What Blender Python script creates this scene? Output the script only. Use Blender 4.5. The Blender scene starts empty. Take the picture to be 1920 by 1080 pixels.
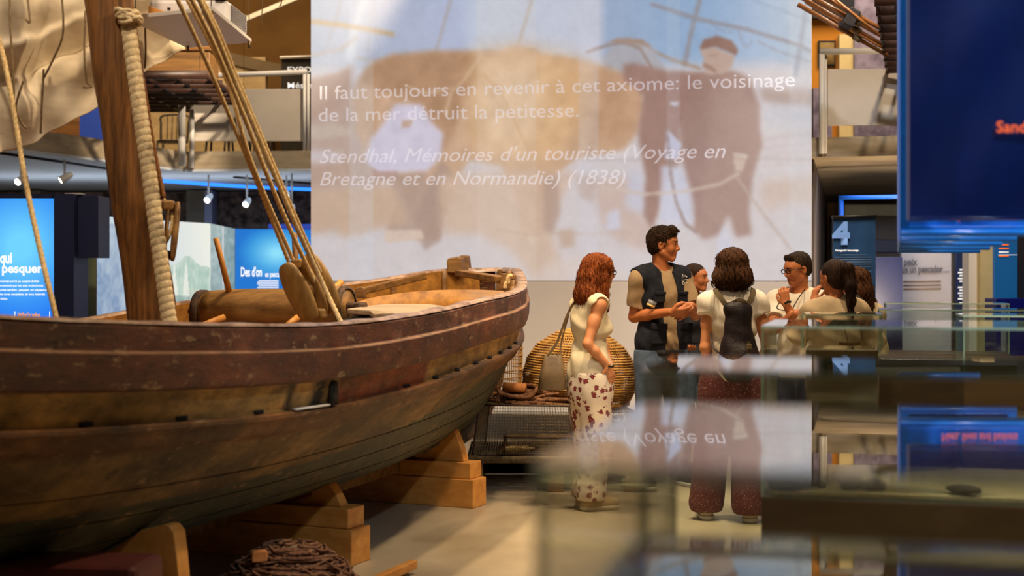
import bpy, math, random
import numpy as np
from mathutils import Vector, Matrix
sc = bpy.context.scene
C = sc.collection
random.seed(7); rng = np.random.default_rng(7)
PI = math.pi
F = 50/36*1920.0            # focal length in pixels
CH = 1.52                   # camera height
Y0 = 524.0                  # horizon row
# ---------------------------------------------------------------- camera
cd = bpy.data.cameras.new('camera'); cam = bpy.data.objects.new('camera', cd); C.objects.link(cam)
cd.lens = 50; cd.sensor_width = 36; cd.shift_y = -(540-Y0)/1920.0
cam.location = (0, 0, CH); cam.rotation_euler = (PI/2, 0, 0)
cd.clip_start = 0.05; cd.clip_end = 100
cd.dof.use_dof = True; cd.dof.focus_distance = 9.2; cd.dof.aperture_fstop = 2.2
sc.camera = cam
# ---------------------------------------------------------------- world, exposure
w = bpy.data.worlds.new('world'); sc.world = w; w.use_nodes = True
w.node_tree.nodes['Background'].inputs[0].default_value = (1.0, 0.8, 0.6, 1)
w.node_tree.nodes['Background'].inputs[1].default_value = 0.0
sc.view_settings.view_transform = 'Standard'; sc.view_settings.look = 'None'
sc.view_settings.gamma = 1; sc.view_settings.exposure = 0.0; sc.view_settings.use_curve_mapping = False
sc.cycles.transparent_max_bounces = 48; sc.cycles.max_bounces = 10; sc.cycles.sample_clamp_indirect = 4
sc.cycles.use_denoising = True
# ---------------------------------------------------------------- lamps (track spots and soft washes up in the hall, with unseen fills added)
WARM = (1.0, 0.75, 0.46); MILD = (1.0, 0.80, 0.58)
def spot(loc, to, e, ang=50, col=WARM, size=.12, blend=.4):
    l = bpy.data.lights.new('hall_or_fill_spot', 'SPOT'); l.energy = e; l.color = col; l.spot_size = math.radians(ang)
    l.spot_blend = blend; l.shadow_soft_size = size
    o = bpy.data.objects.new('hall_or_fill_spot', l); C.objects.link(o); o.location = loc
    o.rotation_euler = (Vector(to)-Vector(loc)).to_track_quat('-Z', 'Y').to_euler()
def area(loc, to, e, sx, sy, col=MILD):
    l = bpy.data.lights.new('soft_fill', 'AREA'); l.shape = 'RECTANGLE'; l.size = sx; l.size_y = sy; l.energy = e; l.color = col
    o = bpy.data.objects.new('soft_fill', l); C.objects.link(o); o.location = loc
    o.rotation_euler = (Vector(to)-Vector(loc)).to_track_quat('-Z', 'Y').to_euler()
spot((-.2, 9.0, 5.9), (-.9, 8.9, 0), 900, 62)               # over the boat's stern
spot((2.2, 6.6, 5.9), (-.9, 6.9, .9), 800, 60)              # on the boat's side
spot((.9, 8.1, 5.9), (.6, 9.6, .8), 640, 54)                # redhead, baskets
spot((2.4, 7.0, 5.9), (2.0, 9.8, 1.2), 560, 56)             # group
spot((3.2, 12.2, 5.9), (1.4, 10.2, 1.0), 420, 60, MILD)     # back light on the group
for xx in (-1.1, .4, 1.9): spot((xx, 9.4, 5.9), (xx, 13.2, .25), 360, 40, (1.0, .86, .74), .2, 1.0)   # low wash on the screen
area((-4.5, 18.2, 5.9), (-4.5, 20.5, 3), 150, 4, 1.5, WARM)  # upstairs left
spot((-1.5, 14.7, 5.9), (-3.0, 16.0, 3.3), 420, 50, MILD)  # unseen spot added behind the screen to brighten the left gallery panel
area((4.5, 16.6, 5.9), (4.5, 18.5, 3), 110, 3, 1.5, MILD)   # upstairs right
spot((-2.2, 4.0, 5.9), (-2.6, 8.2, 2.6), 520, 60, MILD)     # sail, mast, projector shelf
spot((-.8, 11.6, 5.9), (-3.0, 15.8, 3.2), 2200, 44, MILD)    # left gallery rail
spot((3.4, 10.4, 5.9), (3.6, 13.8, 3.3), 480, 55, MILD)     # right gallery rail
spot((2.2, 4.2, 5.9), (2.4, 5.0, .8), 900, 50, MILD)
spot((1.2, .8, 5.6), (2.0, 4.6, .5), 260, 36, MILD)         # unseen spot added to brighten the case fronts         # cases
spot((-1.9, 3.9, 2.7), (1.3, 4.5, 1.85), 170, 24, (.8, .88, 1.0), .02)  # unseen low spot added to brighten the banner fronts
area((0, 6, 5.95), (0, 6, 0), 130, 8, 10, MILD)
area((-3.5, 17.4, 2.6), (-3.5, 17.4, 0), 26, 5, 2.5, (.35, .6, 1.0))
area((-4.2, 16.9, 2.05), (-4.2, 16.9, 3), 26, 4.5, .8, (.80, .88, 1.0))   # unseen uplight added to brighten the left soffit
area((-6.2, 12.2, 2.2), (-6.0, 12.4, 3), 14, 2, .8, (.9, .92, 1.0))
area((4.6, 14.8, 2.6), (4.6, 16.0, 0), 60, 2.5, 2, (.85, .9, 1.0))
spot((2.6, 8.6, 5.9), (3.4, 13.0, 1.2), 420, 46, (.9, .92, 1.0))
spot((3.6, 13.6, 1.2), (3.7, 15.2, 2.75), 110, 130, WARM)    # unseen low uplight added to brighten the slab's underside
spot((2.6, 1.6, 5.6), (1.4, 4.6, 2.2), 520, 40, (.75, .85, 1.0))  # on the hanging banners

# ---------------------------------------------------------------- helpers
WL = {}
def px(x, y, D): return Vector(((x-960)/F*D, D, CH+(Y0-y)/F*D))
def lin(c):
    return tuple(((v/255)/12.92 if v/255 <= .04045 else ((v/255+.055)/1.055)**2.4) for v in c)
class NT:
    def __init__(s, name):
        s.m = bpy.data.materials.new(name); s.m.use_nodes = True; s.t = s.m.node_tree; s.n = s.t.nodes; s.l = s.t.links
        s.b = s.n['Principled BSDF']; s.out = s.n['Material Output']
    def add(s, t, **k):
        n = s.n.new(t)
        for a, v in k.items(): setattr(n, a, v)
        return n
    def link(s, a, b): s.l.new(a, b)
def pmat(name, c1, c2=None, scale=8, stretch=(1, 1, 1), rough=.6, metal=0, bump=0, bscale=None, spec=.5, contrast=(.35, .65), detail=6, coat=0):
    g = NT(name); b = g.b
    c1 = lin(c1); c2 = lin(c2) if c2 else c1
    tc = g.add('ShaderNodeTexCoord'); mp = g.add('ShaderNodeMapping'); mp.inputs['Scale'].default_value = stretch
    g.link(tc.outputs['Object'], mp.inputs['Vector'])
    nz = g.add('ShaderNodeTexNoise'); nz.inputs['Scale'].default_value = scale; nz.inputs['Detail'].default_value = detail
    nz.inputs['Roughness'].default_value = .62
    g.link(mp.outputs[0], nz.inputs['Vector'])
    r = g.add('ShaderNodeValToRGB'); r.color_ramp.elements[0].position = contrast[0]; r.color_ramp.elements[1].position = contrast[1]
    r.color_ramp.elements[0].color = (*c1, 1); r.color_ramp.elements[1].color = (*c2, 1)
    g.link(nz.outputs['Fac'], r.inputs[0]); g.link(r.outputs[0], b.inputs['Base Color'])
    b.inputs['Roughness'].default_value = rough; b.inputs['Metallic'].default_value = metal
    b.inputs['Specular IOR Level'].default_value = spec; b.inputs['Coat Weight'].default_value = coat
    if bump:
        n2 = nz
        if bscale:
            n2 = g.add('ShaderNodeTexNoise'); n2.inputs['Scale'].default_value = bscale; n2.inputs['Detail'].default_value = 5
            g.link(mp.outputs[0], n2.inputs['Vector'])
        bp = g.add('ShaderNodeBump'); bp.inputs['Strength'].default_value = bump; bp.inputs['Distance'].default_value = .01
        g.link(n2.outputs['Fac'], bp.inputs['Height']); g.link(bp.outputs[0], b.inputs['Normal'])
    return g.m
def emat(name, col, e=1.0, attr=None, base=None):
    g = NT(name); b = g.b
    b.inputs['Base Color'].default_value = (*(lin(base) if base else (.02, .02, .02)), 1); b.inputs['Roughness'].default_value = .5
    b.inputs['Emission Strength'].default_value = e
    if attr:
        a = g.add('ShaderNodeAttribute', attribute_name=attr); g.link(a.outputs['Color'], b.inputs['Emission Color'])
    else: b.inputs['Emission Color'].default_value = (*lin(col), 1)
    return g.m
def acol(name, attr, rough=.7, spec=.3, mul=None, scale=60, bump=0):   # a surface coloured by its own attribute (printed or painted pattern)
    g = NT(name); a = g.add('ShaderNodeAttribute', attribute_name=attr); g.link(a.outputs['Color'], g.b.inputs['Base Color'])
    g.b.inputs['Roughness'].default_value = rough; g.b.inputs['Specular IOR Level'].default_value = spec
    if bump:
        nz = g.add('ShaderNodeTexNoise'); nz.inputs['Scale'].default_value = scale
        bp = g.add('ShaderNodeBump'); bp.inputs['Strength'].default_value = bump; bp.inputs['Distance'].default_value = .004
        g.link(nz.outputs['Fac'], bp.inputs['Height']); g.link(bp.outputs[0], g.b.inputs['Normal'])
    return g.m
def tagp(o, label=None, cat=None, group=None, kind=None):
    if label: o['label'] = label
    if cat: o['category'] = cat
    if group: o['group'] = group
    if kind: o['kind'] = kind
    return o
def thing(name, loc, label, cat, group=None):
    o = bpy.data.objects.new(name, None); C.objects.link(o); o.empty_display_size = .1
    o.location = loc; WL[o.name] = Vector(loc); return tagp(o, label, cat, group)
class MB:
    def __init__(s): s.v = []; s.f = []; s.mi = []; s.smooth = True
    def add(s, vs, fs, mi=0):
        k = len(s.v); s.v += [tuple(v) for v in vs]; s.f += [tuple(i+k for i in f) for f in fs]; s.mi += [mi]*len(fs); return s
    def box(s, c, size, rz=0, mi=0, R=None):
        R = R or Matrix.Rotation(rz, 3, 'Z'); c = Vector(c); hx, hy, hz = [q/2 for q in size]
        vs = [c+R@Vector((x*hx, y*hy, z*hz)) for z in (-1, 1) for y in (-1, 1) for x in (-1, 1)]
        return s.add(vs, [(0, 2, 3, 1), (4, 5, 7, 6), (0, 1, 5, 4), (2, 6, 7, 3), (0, 4, 6, 2), (1, 3, 7, 5)], mi)
    def beam(s, p, q, wd, ht, up=(0, 0, 1), mi=0):
        p = Vector(p); q = Vector(q); d = (q-p); L = d.length; d.normalize(); u = Vector(up)
        sd = d.cross(u).normalized(); u = sd.cross(d)
        R = Matrix((d, sd, u)).transposed(); return s.box((p+q)/2, (L, wd, ht), R=R, mi=mi)
    def prism(s, poly, ext, mi=0):
        n = len(poly); e = Vector(ext); a = [Vector(p) for p in poly]
        fs = [tuple(range(n)), tuple(range(2*n-1, n-1, -1))]+[(i, i+n, (i+1) % n+n, (i+1) % n) for i in range(n)]
        return s.add(a+[p+e for p in a], fs, mi)
    def tube(s, pts, r, n=10, caps=True, mi=0, prof=None):
        pts = [Vector(p) for p in pts]; m = len(pts); rs = r if hasattr(r, '__len__') else [r]*m
        T = [(pts[min(i+1, m-1)]-pts[max(i-1, 0)]).normalized() for i in range(m)]
        u = T[0].orthogonal().normalized(); vs = []
        for i in range(m):
            u = (u-T[i]*u.dot(T[i])).normalized(); vv = T[i].cross(u)
            for j in range(n):
                a = 2*PI*j/n; rr = rs[i]*(prof(i, a) if prof else 1)
                vs.append(pts[i]+u*math.cos(a)*rr+vv*math.sin(a)*rr)
        fs = [(i*n+j, i*n+(j+1) % n, (i+1)*n+(j+1) % n, (i+1)*n+j) for i in range(m-1) for j in range(n)]
        if caps: fs += [tuple(range(n-1, -1, -1)), tuple(range((m-1)*n, m*n))]
        return s.add(vs, fs, mi)
    def rope(s, pts, r, n=12, pitch=7, lobes=3, depth=.22):
        P = resample(pts, r*pitch/10); L = r*pitch/10
        return s.tube(P, r, n, prof=lambda i, a: 1-depth+depth*abs(math.cos(lobes/2*(a-2*PI*i*.1))))
    def surf(s, G, closed=False, mi=0, flip=False):      # G[i][j] points
        m = len(G); n = len(G[0]); vs = [p for row in G for p in row]; fs = []
        for i in range(m-1):
            for j in range(n if closed else n-1):
                q = (i*n+j, i*n+(j+1) % n, (i+1)*n+(j+1) % n, (i+1)*n+j)
                fs.append(q[::-1] if flip else q)
        return s.add(vs, fs, mi)
    def lathe(s, prof, c, axis=(0, 0, 1), n=24, mi=0):
        ax = Vector(axis).normalized(); u = ax.orthogonal().normalized(); v = ax.cross(u); c = Vector(c)
        G = [[c+ax*z+(u*math.cos(2*PI*j/n)+v*math.sin(2*PI*j/n))*r for j in range(n)] for r, z in prof]
        return s.surf(G, True, mi)
    def ell(s, c, r, R=None, n=20, m=12, noise=0, mi=0):
        R = R or Matrix.Identity(3); c = Vector(c); G = []
        for i in range(m+1):
            t = PI*i/m; row = []
            for j in range(n):
                a = 2*PI*j/n; k = 1+noise*(math.sin(3*a+5*t)+math.sin(5*a-4*t+1)+math.sin(7*t+2*a))*.4 if noise else 1
                row.append(c+R@Vector((r[0]*math.sin(t)*math.cos(a), r[1]*math.sin(t)*math.sin(a), r[2]*math.cos(t)))*k)
            G.append(row)
        return s.surf(G, True, mi, True)
    def build(s, name, mat, parent=None, bevel=0, smooth=None, label=None, kind=None, loc=None):
        vs = np.array([tuple(v) for v in s.v], dtype=float)
        if parent is not None: o0 = WL[parent.name]
        elif loc is not None: o0 = Vector(loc)
        else: o0 = Vector(((vs[:, 0].min()+vs[:, 0].max())/2, (vs[:, 1].min()+vs[:, 1].max())/2, vs[:, 2].min()))
        me = bpy.data.meshes.new(name); me.from_pydata((vs-np.array(o0)).tolist(), [], s.f); me.update()
        for m_ in (mat if isinstance(mat, (list, tuple)) else [mat]): me.materials.append(m_)
        if any(s.mi): me.polygons.foreach_set('material_index', s.mi)
        sm = s.smooth if smooth is None else smooth
        if sm: me.polygons.foreach_set('use_smooth', [True]*len(me.polygons))
        o = bpy.data.objects.new(name, me); C.objects.link(o)
        if parent is not None: o.parent = parent
        else: o.location = o0
        WL[o.name] = Vector(o0)
        if bevel:
            b = o.modifiers.new('b', 'BEVEL'); b.width = bevel; b.segments = 2; b.limit_method = 'ANGLE'
            me.polygons.foreach_set('use_smooth', [False]*len(me.polygons))
        return tagp(o, label, kind=kind)
def resample(pts, step):
    pts = [np.array(p, float) for p in pts]
    if len(pts) > 2:                                # Catmull-Rom first
        Q = [2*pts[0]-pts[1]]+pts+[2*pts[-1]-pts[-2]]; out = []
        for i in range(1, len(Q)-2):
            for t in np.linspace(0, 1, 16, endpoint=False):
                a, b, c, d = Q[i-1:i+3]
                out.append(.5*((2*b)+(-a+c)*t+(2*a-5*b+4*c-d)*t*t+(-a+3*b-3*c+d)*t**3))
        out.append(pts[-1]); pts = out
    P = np.array(pts); seg = np.r_[0, np.cumsum(np.linalg.norm(np.diff(P, axis=0), axis=1))]
    n = max(2, int(seg[-1]/step)); t = np.linspace(0, seg[-1], n+1)
    return [Vector((np.interp(x, seg, P[:, 0]), np.interp(x, seg, P[:, 1]), np.interp(x, seg, P[:, 2]))) for x in t]
def copy_tree(o, off=None, parent=None):
    c = o.copy(); C.objects.link(c); WL[c.name] = WL[o.name]
    if parent is not None: c.parent = parent
    elif off is not None: c.location = Vector(o.location)+Vector(off); WL[c.name] = WL[o.name]+Vector(off)
    for ch in list(o.children): copy_tree(ch, None, c)
    return c
def text(s, name, mat, parent, p, right, up, size, bold=0, shear=0, width=None, spacing=1, align='LEFT', depth=.0):
    cu = bpy.data.curves.new(name, 'FONT'); cu.body = s; cu.size = 1; cu.offset = bold; cu.shear = shear; cu.space_character = spacing
    cu.align_x = align; cu.extrude = depth; cu.resolution_u = 3
    o = bpy.data.objects.new(name, cu); C.objects.link(o); bpy.context.view_layer.update()
    me = bpy.data.meshes.new_from_object(o); bpy.data.objects.remove(o); 
    n = len(me.vertices); co = np.empty(n*3); me.vertices.foreach_get('co', co); co = co.reshape(-1, 3)
    sx = size
    if width: sx = width/max(1e-6, co[:, 0].max()-co[:, 0].min())
    r = np.array(Vector(right).normalized()); u = np.array(Vector(up).normalized()); nrm = np.cross(r, u)
    w_ = np.array(p)+co[:, :1]*sx*r+co[:, 1:2]*size*u+co[:, 2:3]*nrm
    w_ -= np.array(WL[parent.name])
    me.vertices.foreach_set('co', w_.ravel()); me.materials.clear(); me.materials.append(mat); me.update(); me.name = name
    o = bpy.data.objects.new(name, me); C.objects.link(o); o.parent = parent; WL[o.name] = WL[parent.name]; return o
def setcol(me, cols, name='Col'):
    a = me.color_attributes.new(name, 'FLOAT_COLOR', 'POINT'); c = np.ones((len(me.vertices), 4)); c[:, :3] = cols
    a.data.foreach_set('color', c.ravel())
def wood(name, c1, c2, axis=0, scale=5, rough=.55, bump=.4, k=14):
    st = [k, k, k]; st[axis] = 1
    return pmat(name, c1, c2, scale=scale, stretch=[v/3 for v in st], rough=rough, bump=bump, contrast=(.3, .7))
# ---------------------------------------------------------------- implicit-surface modeller for bodies, hair and clothes
def cap(a, b, ra, rb=None, op='+', k=None, clip=None): return dict(t='c', a=np.array(a, float), b=np.array(b, float), ra=ra, rb=ra if rb is None else rb, op=op, k=k, clip=clip)
def elp(c, r, R=None, op='+', k=None): return dict(t='e', c=np.array(c, float), r=np.array(r, float), R=np.eye(3) if R is None else np.array(R), op=op, k=k, clip=None)
def xf(prims, R, o, s=1.0, grow=0):
    out = []
    for p in prims:
        q = dict(p)
        if p['t'] == 'c': q['a'] = R@(p['a']*s)+o; q['b'] = R@(p['b']*s)+o; q['ra'] = p['ra']*s+grow; q['rb'] = p['rb']*s+grow
        else: q['c'] = R@(p['c']*s)+o; q['r'] = p['r']*s+grow; q['R'] = R@p['R']
        if p['clip'] is not None: q['clip'] = [(R@(np.array(c)*s)+o, R@np.array(n)) for c, n in p['clip']]
        out.append(q)
    return out
def sdf_mesh(prims, h, k=.02, disp=None, planes=(), name='m'):
    lo = np.min([np.minimum(p['a']-p['ra'], p['b']-p['rb']) if p['t'] == 'c' else p['c']-p['r'].max() for p in prims if p['op'] == '+'], axis=0)-.03
    hi = np.max([np.maximum(p['a']+p['ra'], p['b']+p['rb']) if p['t'] == 'c' else p['c']+p['r'].max() for p in prims if p['op'] == '+'], axis=0)+.03
    n = np.ceil((hi-lo)/h).astype(int)+1
    d = np.full(n, .2, np.float32)
    ax = [lo[i]+h*np.arange(n[i]) for i in range(3)]
    for p in prims:
        kk = p['k'] or k
        if p['t'] == 'c':
            l = np.minimum(p['a']-p['ra'], p['b']-p['rb']); u = np.maximum(p['a']+p['ra'], p['b']+p['rb'])
        else: l = p['c']-p['r'].max(); u = p['c']+p['r'].max()
        i0 = np.clip(((l-kk*1.5-.03-lo)/h).astype(int), 0, n-1); i1 = np.clip(((u+kk*1.5+.03-lo)/h).astype(int)+1, 1, n)
        if (i1 <= i0).any(): continue
        sl = tuple(slice(a, b) for a, b in zip(i0, i1))
        X = ax[0][sl[0]][:, None, None].astype(np.float32); Y = ax[1][sl[1]][None, :, None].astype(np.float32); Z = ax[2][sl[2]][None, None, :].astype(np.float32)
        if p['t'] == 'c':
            a, b = p['a'], p['b']; ab = b-a; L = max(1e-9, (ab*ab).sum())
            t = np.clip(((X-a[0])*ab[0]+(Y-a[1])*ab[1]+(Z-a[2])*ab[2])/L, 0, 1)
            q = np.sqrt((X-a[0]-ab[0]*t)**2+(Y-a[1]-ab[1]*t)**2+(Z-a[2]-ab[2]*t)**2)-(p['ra']+(p['rb']-p['ra'])*t)
        else:
            c, r, R = p['c'], p['r'], p['R']; x, y, z = X-c[0], Y-c[1], Z-c[2]
            u0 = (R[0, 0]*x+R[1, 0]*y+R[2, 0]*z)/r[0]; u1 = (R[0, 1]*x+R[1, 1]*y+R[2, 1]*z)/r[1]; u2 = (R[0, 2]*x+R[1, 2]*y+R[2, 2]*z)/r[2]
            k0 = np.sqrt(u0**2+u1**2+u2**2)+1e-6; k1 = np.sqrt((u0/r[0])**2+(u1/r[1])**2+(u2/r[2])**2)+1e-6
            q = k0*(k0-1)/k1
        if p['clip'] is not None:
            for c, nn in p['clip']: q = np.maximum(q, (X-c[0])*nn[0]+(Y-c[1])*nn[1]+(Z-c[2])*nn[2])
        e = d[sl]
        if p['op'] == '+':
            hh = np.clip(.5+.5*(e-q)/kk, 0, 1); d[sl] = e*(1-hh)+q*hh-kk*hh*(1-hh)
        else:
            hh = np.clip(.5-.5*(e+q)/kk, 0, 1); d[sl] = e*(1-hh)+(-q)*hh+kk*hh*(1-hh)
    X = ax[0][:, None, None]; Y = ax[1][None, :, None]; Z = ax[2][None, None, :]
    if disp is not None: d = d+disp(X, Y, Z).astype(np.float32)
    for c, nn in planes: d = np.maximum(d, ((X-c[0])*nn[0]+(Y-c[1])*nn[1]+(Z-c[2])*nn[2]).astype(np.float32))
    d[0] = d[-1] = .2; d[:, 0] = d[:, -1] = .2; d[:, :, 0] = d[:, :, -1] = .2
    S = d < 0; nx, ny, nz = (s-1 for s in d.shape)
    cnt = np.zeros((nx, ny, nz), np.uint8)
    for i in (0, 1):
        for j in (0, 1):
            for m in (0, 1): cnt += S[i:nx+i, j:ny+j, m:nz+m]
    act = (cnt > 0) & (cnt < 8); idx = np.argwhere(act); vid = np.full(act.shape, -1, np.int64); vid[act] = np.arange(len(idx))
    acc = np.zeros((len(idx), 3)); num = np.zeros(len(idx))
    cor = [(0, 0, 0), (1, 0, 0), (0, 1, 0), (1, 1, 0), (0, 0, 1), (1, 0, 1), (0, 1, 1), (1, 1, 1)]
    D8 = [d[idx[:, 0]+c[0], idx[:, 1]+c[1], idx[:, 2]+c[2]] for c in cor]
    for a in range(8):
        for b in range(a+1, 8):
            df = [cor[b][i]-cor[a][i] for i in range(3)]
            if sum(map(abs, df)) != 1: continue
            m = (D8[a] < 0) != (D8[b] < 0); t = np.where(m, D8[a]/(D8[a]-D8[b]+1e-12), 0)
            for i in range(3): acc[:, i] += np.where(m, cor[a][i]+t*df[i], 0)
            num += m
    V = lo+(idx+acc/num[:, None])*h
    Fs = []
    for axis in range(3):
        A = [slice(1, -1)]*3; B = [slice(1, -1)]*3; A[axis] = slice(0, -1); B[axis] = slice(1, None)
        s0, s1 = S[tuple(A)], S[tuple(B)]; e = np.argwhere(s0 != s1)
        if not len(e): continue
        flip = s0[tuple(e.T)]
        o = [1, 1, 1]; o[axis] = 0; e = e+np.array(o)
        u, v = [i for i in range(3) if i != axis]
        du = np.zeros(3, int); du[u] = 1; dv = np.zeros(3, int); dv[v] = 1
        q = np.stack([vid[tuple(e.T)], vid[tuple((e-du).T)], vid[tuple((e-du-dv).T)], vid[tuple((e-dv).T)]], 1)
        if axis == 1: flip = ~flip
        q[~flip] = q[~flip][:, ::-1]; Fs.append(q)
    Fq = np.concatenate(Fs); Fq = Fq[(Fq >= 0).all(1)]
    return V, Fq
def sdf_obj(prims, h, mat, name, parent=None, k=.02, disp=None, planes=(), col=None, label=None, loc=None):
    V, Fq = sdf_mesh(prims, h, k, disp, planes)
    o0 = np.array(WL[parent.name]) if parent is not None else np.array(loc if loc is not None else (V[:, 0].mean(), V[:, 1].mean(), V[:, 2].min()))
    me = bpy.data.meshes.new(name); me.from_pydata((V-o0).tolist(), [], Fq.tolist()); me.update()
    me.polygons.foreach_set('use_smooth', [True]*len(me.polygons)); me.materials.append(mat)
    if col is not None: setcol(me, col(V))
    o = bpy.data.objects.new(name, me); C.objects.link(o); WL[o.name] = Vector(o0)
    if parent is not None: o.parent = parent
    else: o.location = o0
    if label: o['label'] = label
    return o
# ---------------------------------------------------------------- materials
M = {}
M['floor'] = pmat('polished_concrete', (150, 134, 110), (196, 180, 152), scale=1.3, stretch=(1, .6, 1), rough=.38, bump=.05, contrast=(.3, .72), detail=10)
M['plaster'] = pmat('plaster', (176, 166, 152), (196, 186, 172), scale=3, rough=.85)
M['brown_wall'] = pmat('brown_plaster', (112, 78, 30), (134, 96, 42), scale=1.2, rough=.85)
M['ceil'] = pmat('dark_ceiling', (92, 76, 54), (110, 92, 68), scale=1, rough=.9)
M['concrete'] = pmat('board_concrete', (138, 122, 98), (176, 160, 134), scale=3, stretch=(.4, 1, 3), rough=.8, bump=.1)
M['stone'] = pmat('rubble_stone', (60, 46, 38), (128, 104, 86), scale=7, rough=.95, bump=.8, contrast=(.4, .6))
M['soffit'] = pmat('pale_soffit', (176, 182, 190), (192, 198, 204), scale=1, rough=.5)
M['white'] = pmat('white_paint', (206, 202, 196), (216, 212, 206), scale=4, rough=.5)
M['panel'] = pmat('pale_infill', (196, 186, 172), (206, 196, 182), scale=2, rough=.6)
M['navy'] = pmat('navy_laminate', (24, 32, 72), (30, 38, 80), scale=3, rough=.45)
M['greyp'] = pmat('grey_panel', (150, 142, 142), (158, 150, 150), scale=2, rough=.6)
M['dark'] = pmat('dark_metal', (34, 28, 24), (46, 40, 36), scale=8, rough=.45, metal=.3)
M['rust'] = pmat('rusty_iron', (46, 32, 24), (84, 58, 40), scale=30, rough=.8, bump=.3)
M['black'] = pmat('black_fabric', (20, 20, 26), (32, 32, 40), scale=60, rough=.8, bump=.2)
M['hullin'] = wood('inner_planking', (112, 70, 24), (186, 130, 52), 0, scale=4, k=8)
M['oldwood'] = wood('old_wood', (92, 62, 28), (150, 108, 56), 0, scale=6, k=10)
M['greyw'] = wood('weathered_board', (136, 112, 84), (186, 166, 138), 0, scale=5, k=12)
M['mast'] = wood('mast_timber', (66, 40, 16), (154, 102, 50), 2, scale=6, k=20, bump=1.0)
M['drum'] = wood('drum_timber', (98, 66, 32), (166, 124, 70), 0, scale=5, k=10, bump=.5)
M['pine'] = wood('pine', (182, 116, 46), (214, 152, 74), 0, scale=5, k=10, rough=.5, bump=.15)
M['stick'] = wood('stick_wood', (176, 112, 44), (204, 144, 70), 2, scale=8)
M['rope'] = pmat('hemp_rope', (196, 160, 104), (240, 212, 158), scale=70, rough=.9, bump=.5)
M['roped'] = pmat('brown_rope', (110, 66, 28), (150, 98, 48), scale=70, rough=.9, bump=.5)
M['ropel'] = pmat('pale_rope', (186, 162, 122), (224, 204, 166), scale=50, rough=.9, bump=.5)
M['sail'] = pmat('sail_cloth', (202, 184, 154), (236, 220, 194), scale=2.2, stretch=(1, 1, 3), rough=.9, bump=.25, bscale=9, contrast=(.3, .7))
M['net'] = pmat('fishing_net', (84, 54, 34), (150, 104, 72), scale=40, rough=.95, bump=.6)
M['cane'] = pmat('cane', (164, 116, 48), (214, 166, 88), scale=25, rough=.7, bump=.3)
M['wire'] = pmat('galvanised_wire', (92, 78, 54), (140, 122, 90), scale=30, rough=.6, metal=.4)
M['terra'] = pmat('cork_float', (176, 108, 52), (206, 136, 74), scale=20, rough=.8)
M['vinyl'] = pmat('dark_blue_vinyl', (4, 26, 84), (8, 40, 108), scale=1.5, rough=.32, bump=.15, bscale=5)
M['vinylb'] = pmat('bright_blue_vinyl', (24, 116, 226), (36, 132, 238), scale=2, rough=.3, bump=.2, bscale=12)
M['sand'] = pmat('sand', (176, 152, 104), (204, 182, 134), scale=60, rough=.95, bump=.3)
M['case'] = pmat('brown_case_laminate', (74, 50, 26), (92, 64, 34), scale=3, stretch=(1, 1, 6), rough=.3)
M['casel'] = pmat('olive_case_top', (112, 98, 68), (126, 110, 78), scale=3, rough=.03, coat=.6)
M['rock'] = pmat('dark_stone', (50, 38, 30), (92, 72, 56), scale=25, rough=.9, bump=.7)
M['shell'] = pmat('shell', (200, 176, 140), (230, 212, 184), scale=40, rough=.5, bump=.3)
M['orange_t'] = emat('orange_lettering', (240, 104, 40), .75, base=(232, 96, 44))  # printed orange, teal and white letters given a glow of their own
M['teal_t'] = emat('teal_lettering', (90, 160, 170), .3, base=(90, 160, 170))
M['white_t'] = emat('white_lettering', (250, 250, 250), .5, base=(240, 240, 240))
M['lit_t'] = emat('lit_lettering', (255, 255, 255), 1.1)
M['lit_o'] = emat('lit_orange_lettering', (255, 170, 110), .9)
M['grey_t'] = pmat('grey_lettering', (84, 80, 84), rough=.7)
M['lamp'] = emat('lamp_face', (255, 250, 235), 14)
M['led'] = emat('blue_led', (40, 120, 255), 2.2)
def glass(name, tint, r0=.04, spec=(1, 1, 1), rough=0.0):
    g = NT(name); g.n.remove(g.b)
    tr = g.add('ShaderNodeBsdfTransparent'); tr.inputs[0].default_value = (*tint, 1)
    gl = g.add('ShaderNodeBsdfGlossy'); gl.inputs['Roughness'].default_value = rough; gl.inputs[0].default_value = (*spec, 1)
    ge = g.add('ShaderNodeNewGeometry'); dt = g.add('ShaderNodeVectorMath', operation='DOT_PRODUCT')
    g.link(ge.outputs['Normal'], dt.inputs[0]); g.link(ge.outputs['Incoming'], dt.inputs[1])
    ab = g.add('ShaderNodeMath', operation='ABSOLUTE'); g.link(dt.outputs['Value'], ab.inputs[0])
    om = g.add('ShaderNodeMath', operation='SUBTRACT'); om.inputs[0].default_value = 1; g.link(ab.outputs[0], om.inputs[1])
    pw = g.add('ShaderNodeMath', operation='POWER'); g.link(om.outputs[0], pw.inputs[0]); pw.inputs[1].default_value = 5
    ma = g.add('ShaderNodeMath', operation='MULTIPLY_ADD'); g.link(pw.outputs[0], ma.inputs[0]); ma.inputs[1].default_value = 1-r0; ma.inputs[2].default_value = r0
    mx = g.add('ShaderNodeMixShader'); g.link(ma.outputs[0], mx.inputs[0]); g.link(tr.outputs[0], mx.inputs[1]); g.link(gl.outputs[0], mx.inputs[2])
    g.link(mx.outputs[0], g.out.inputs[0]); return g.m
M['glass'] = glass('case_glass', (.972, .988, .978))
def edgemat():
    g = NT('glass_edge'); g.b.inputs['Base Color'].default_value = (*lin((186, 216, 192)), 1); g.b.inputs['Roughness'].default_value = .15
    g.b.inputs['Transmission Weight'].default_value = 0; g.b.inputs['Alpha'].default_value = .75; return g.m
M['gedge'] = edgemat()
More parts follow.
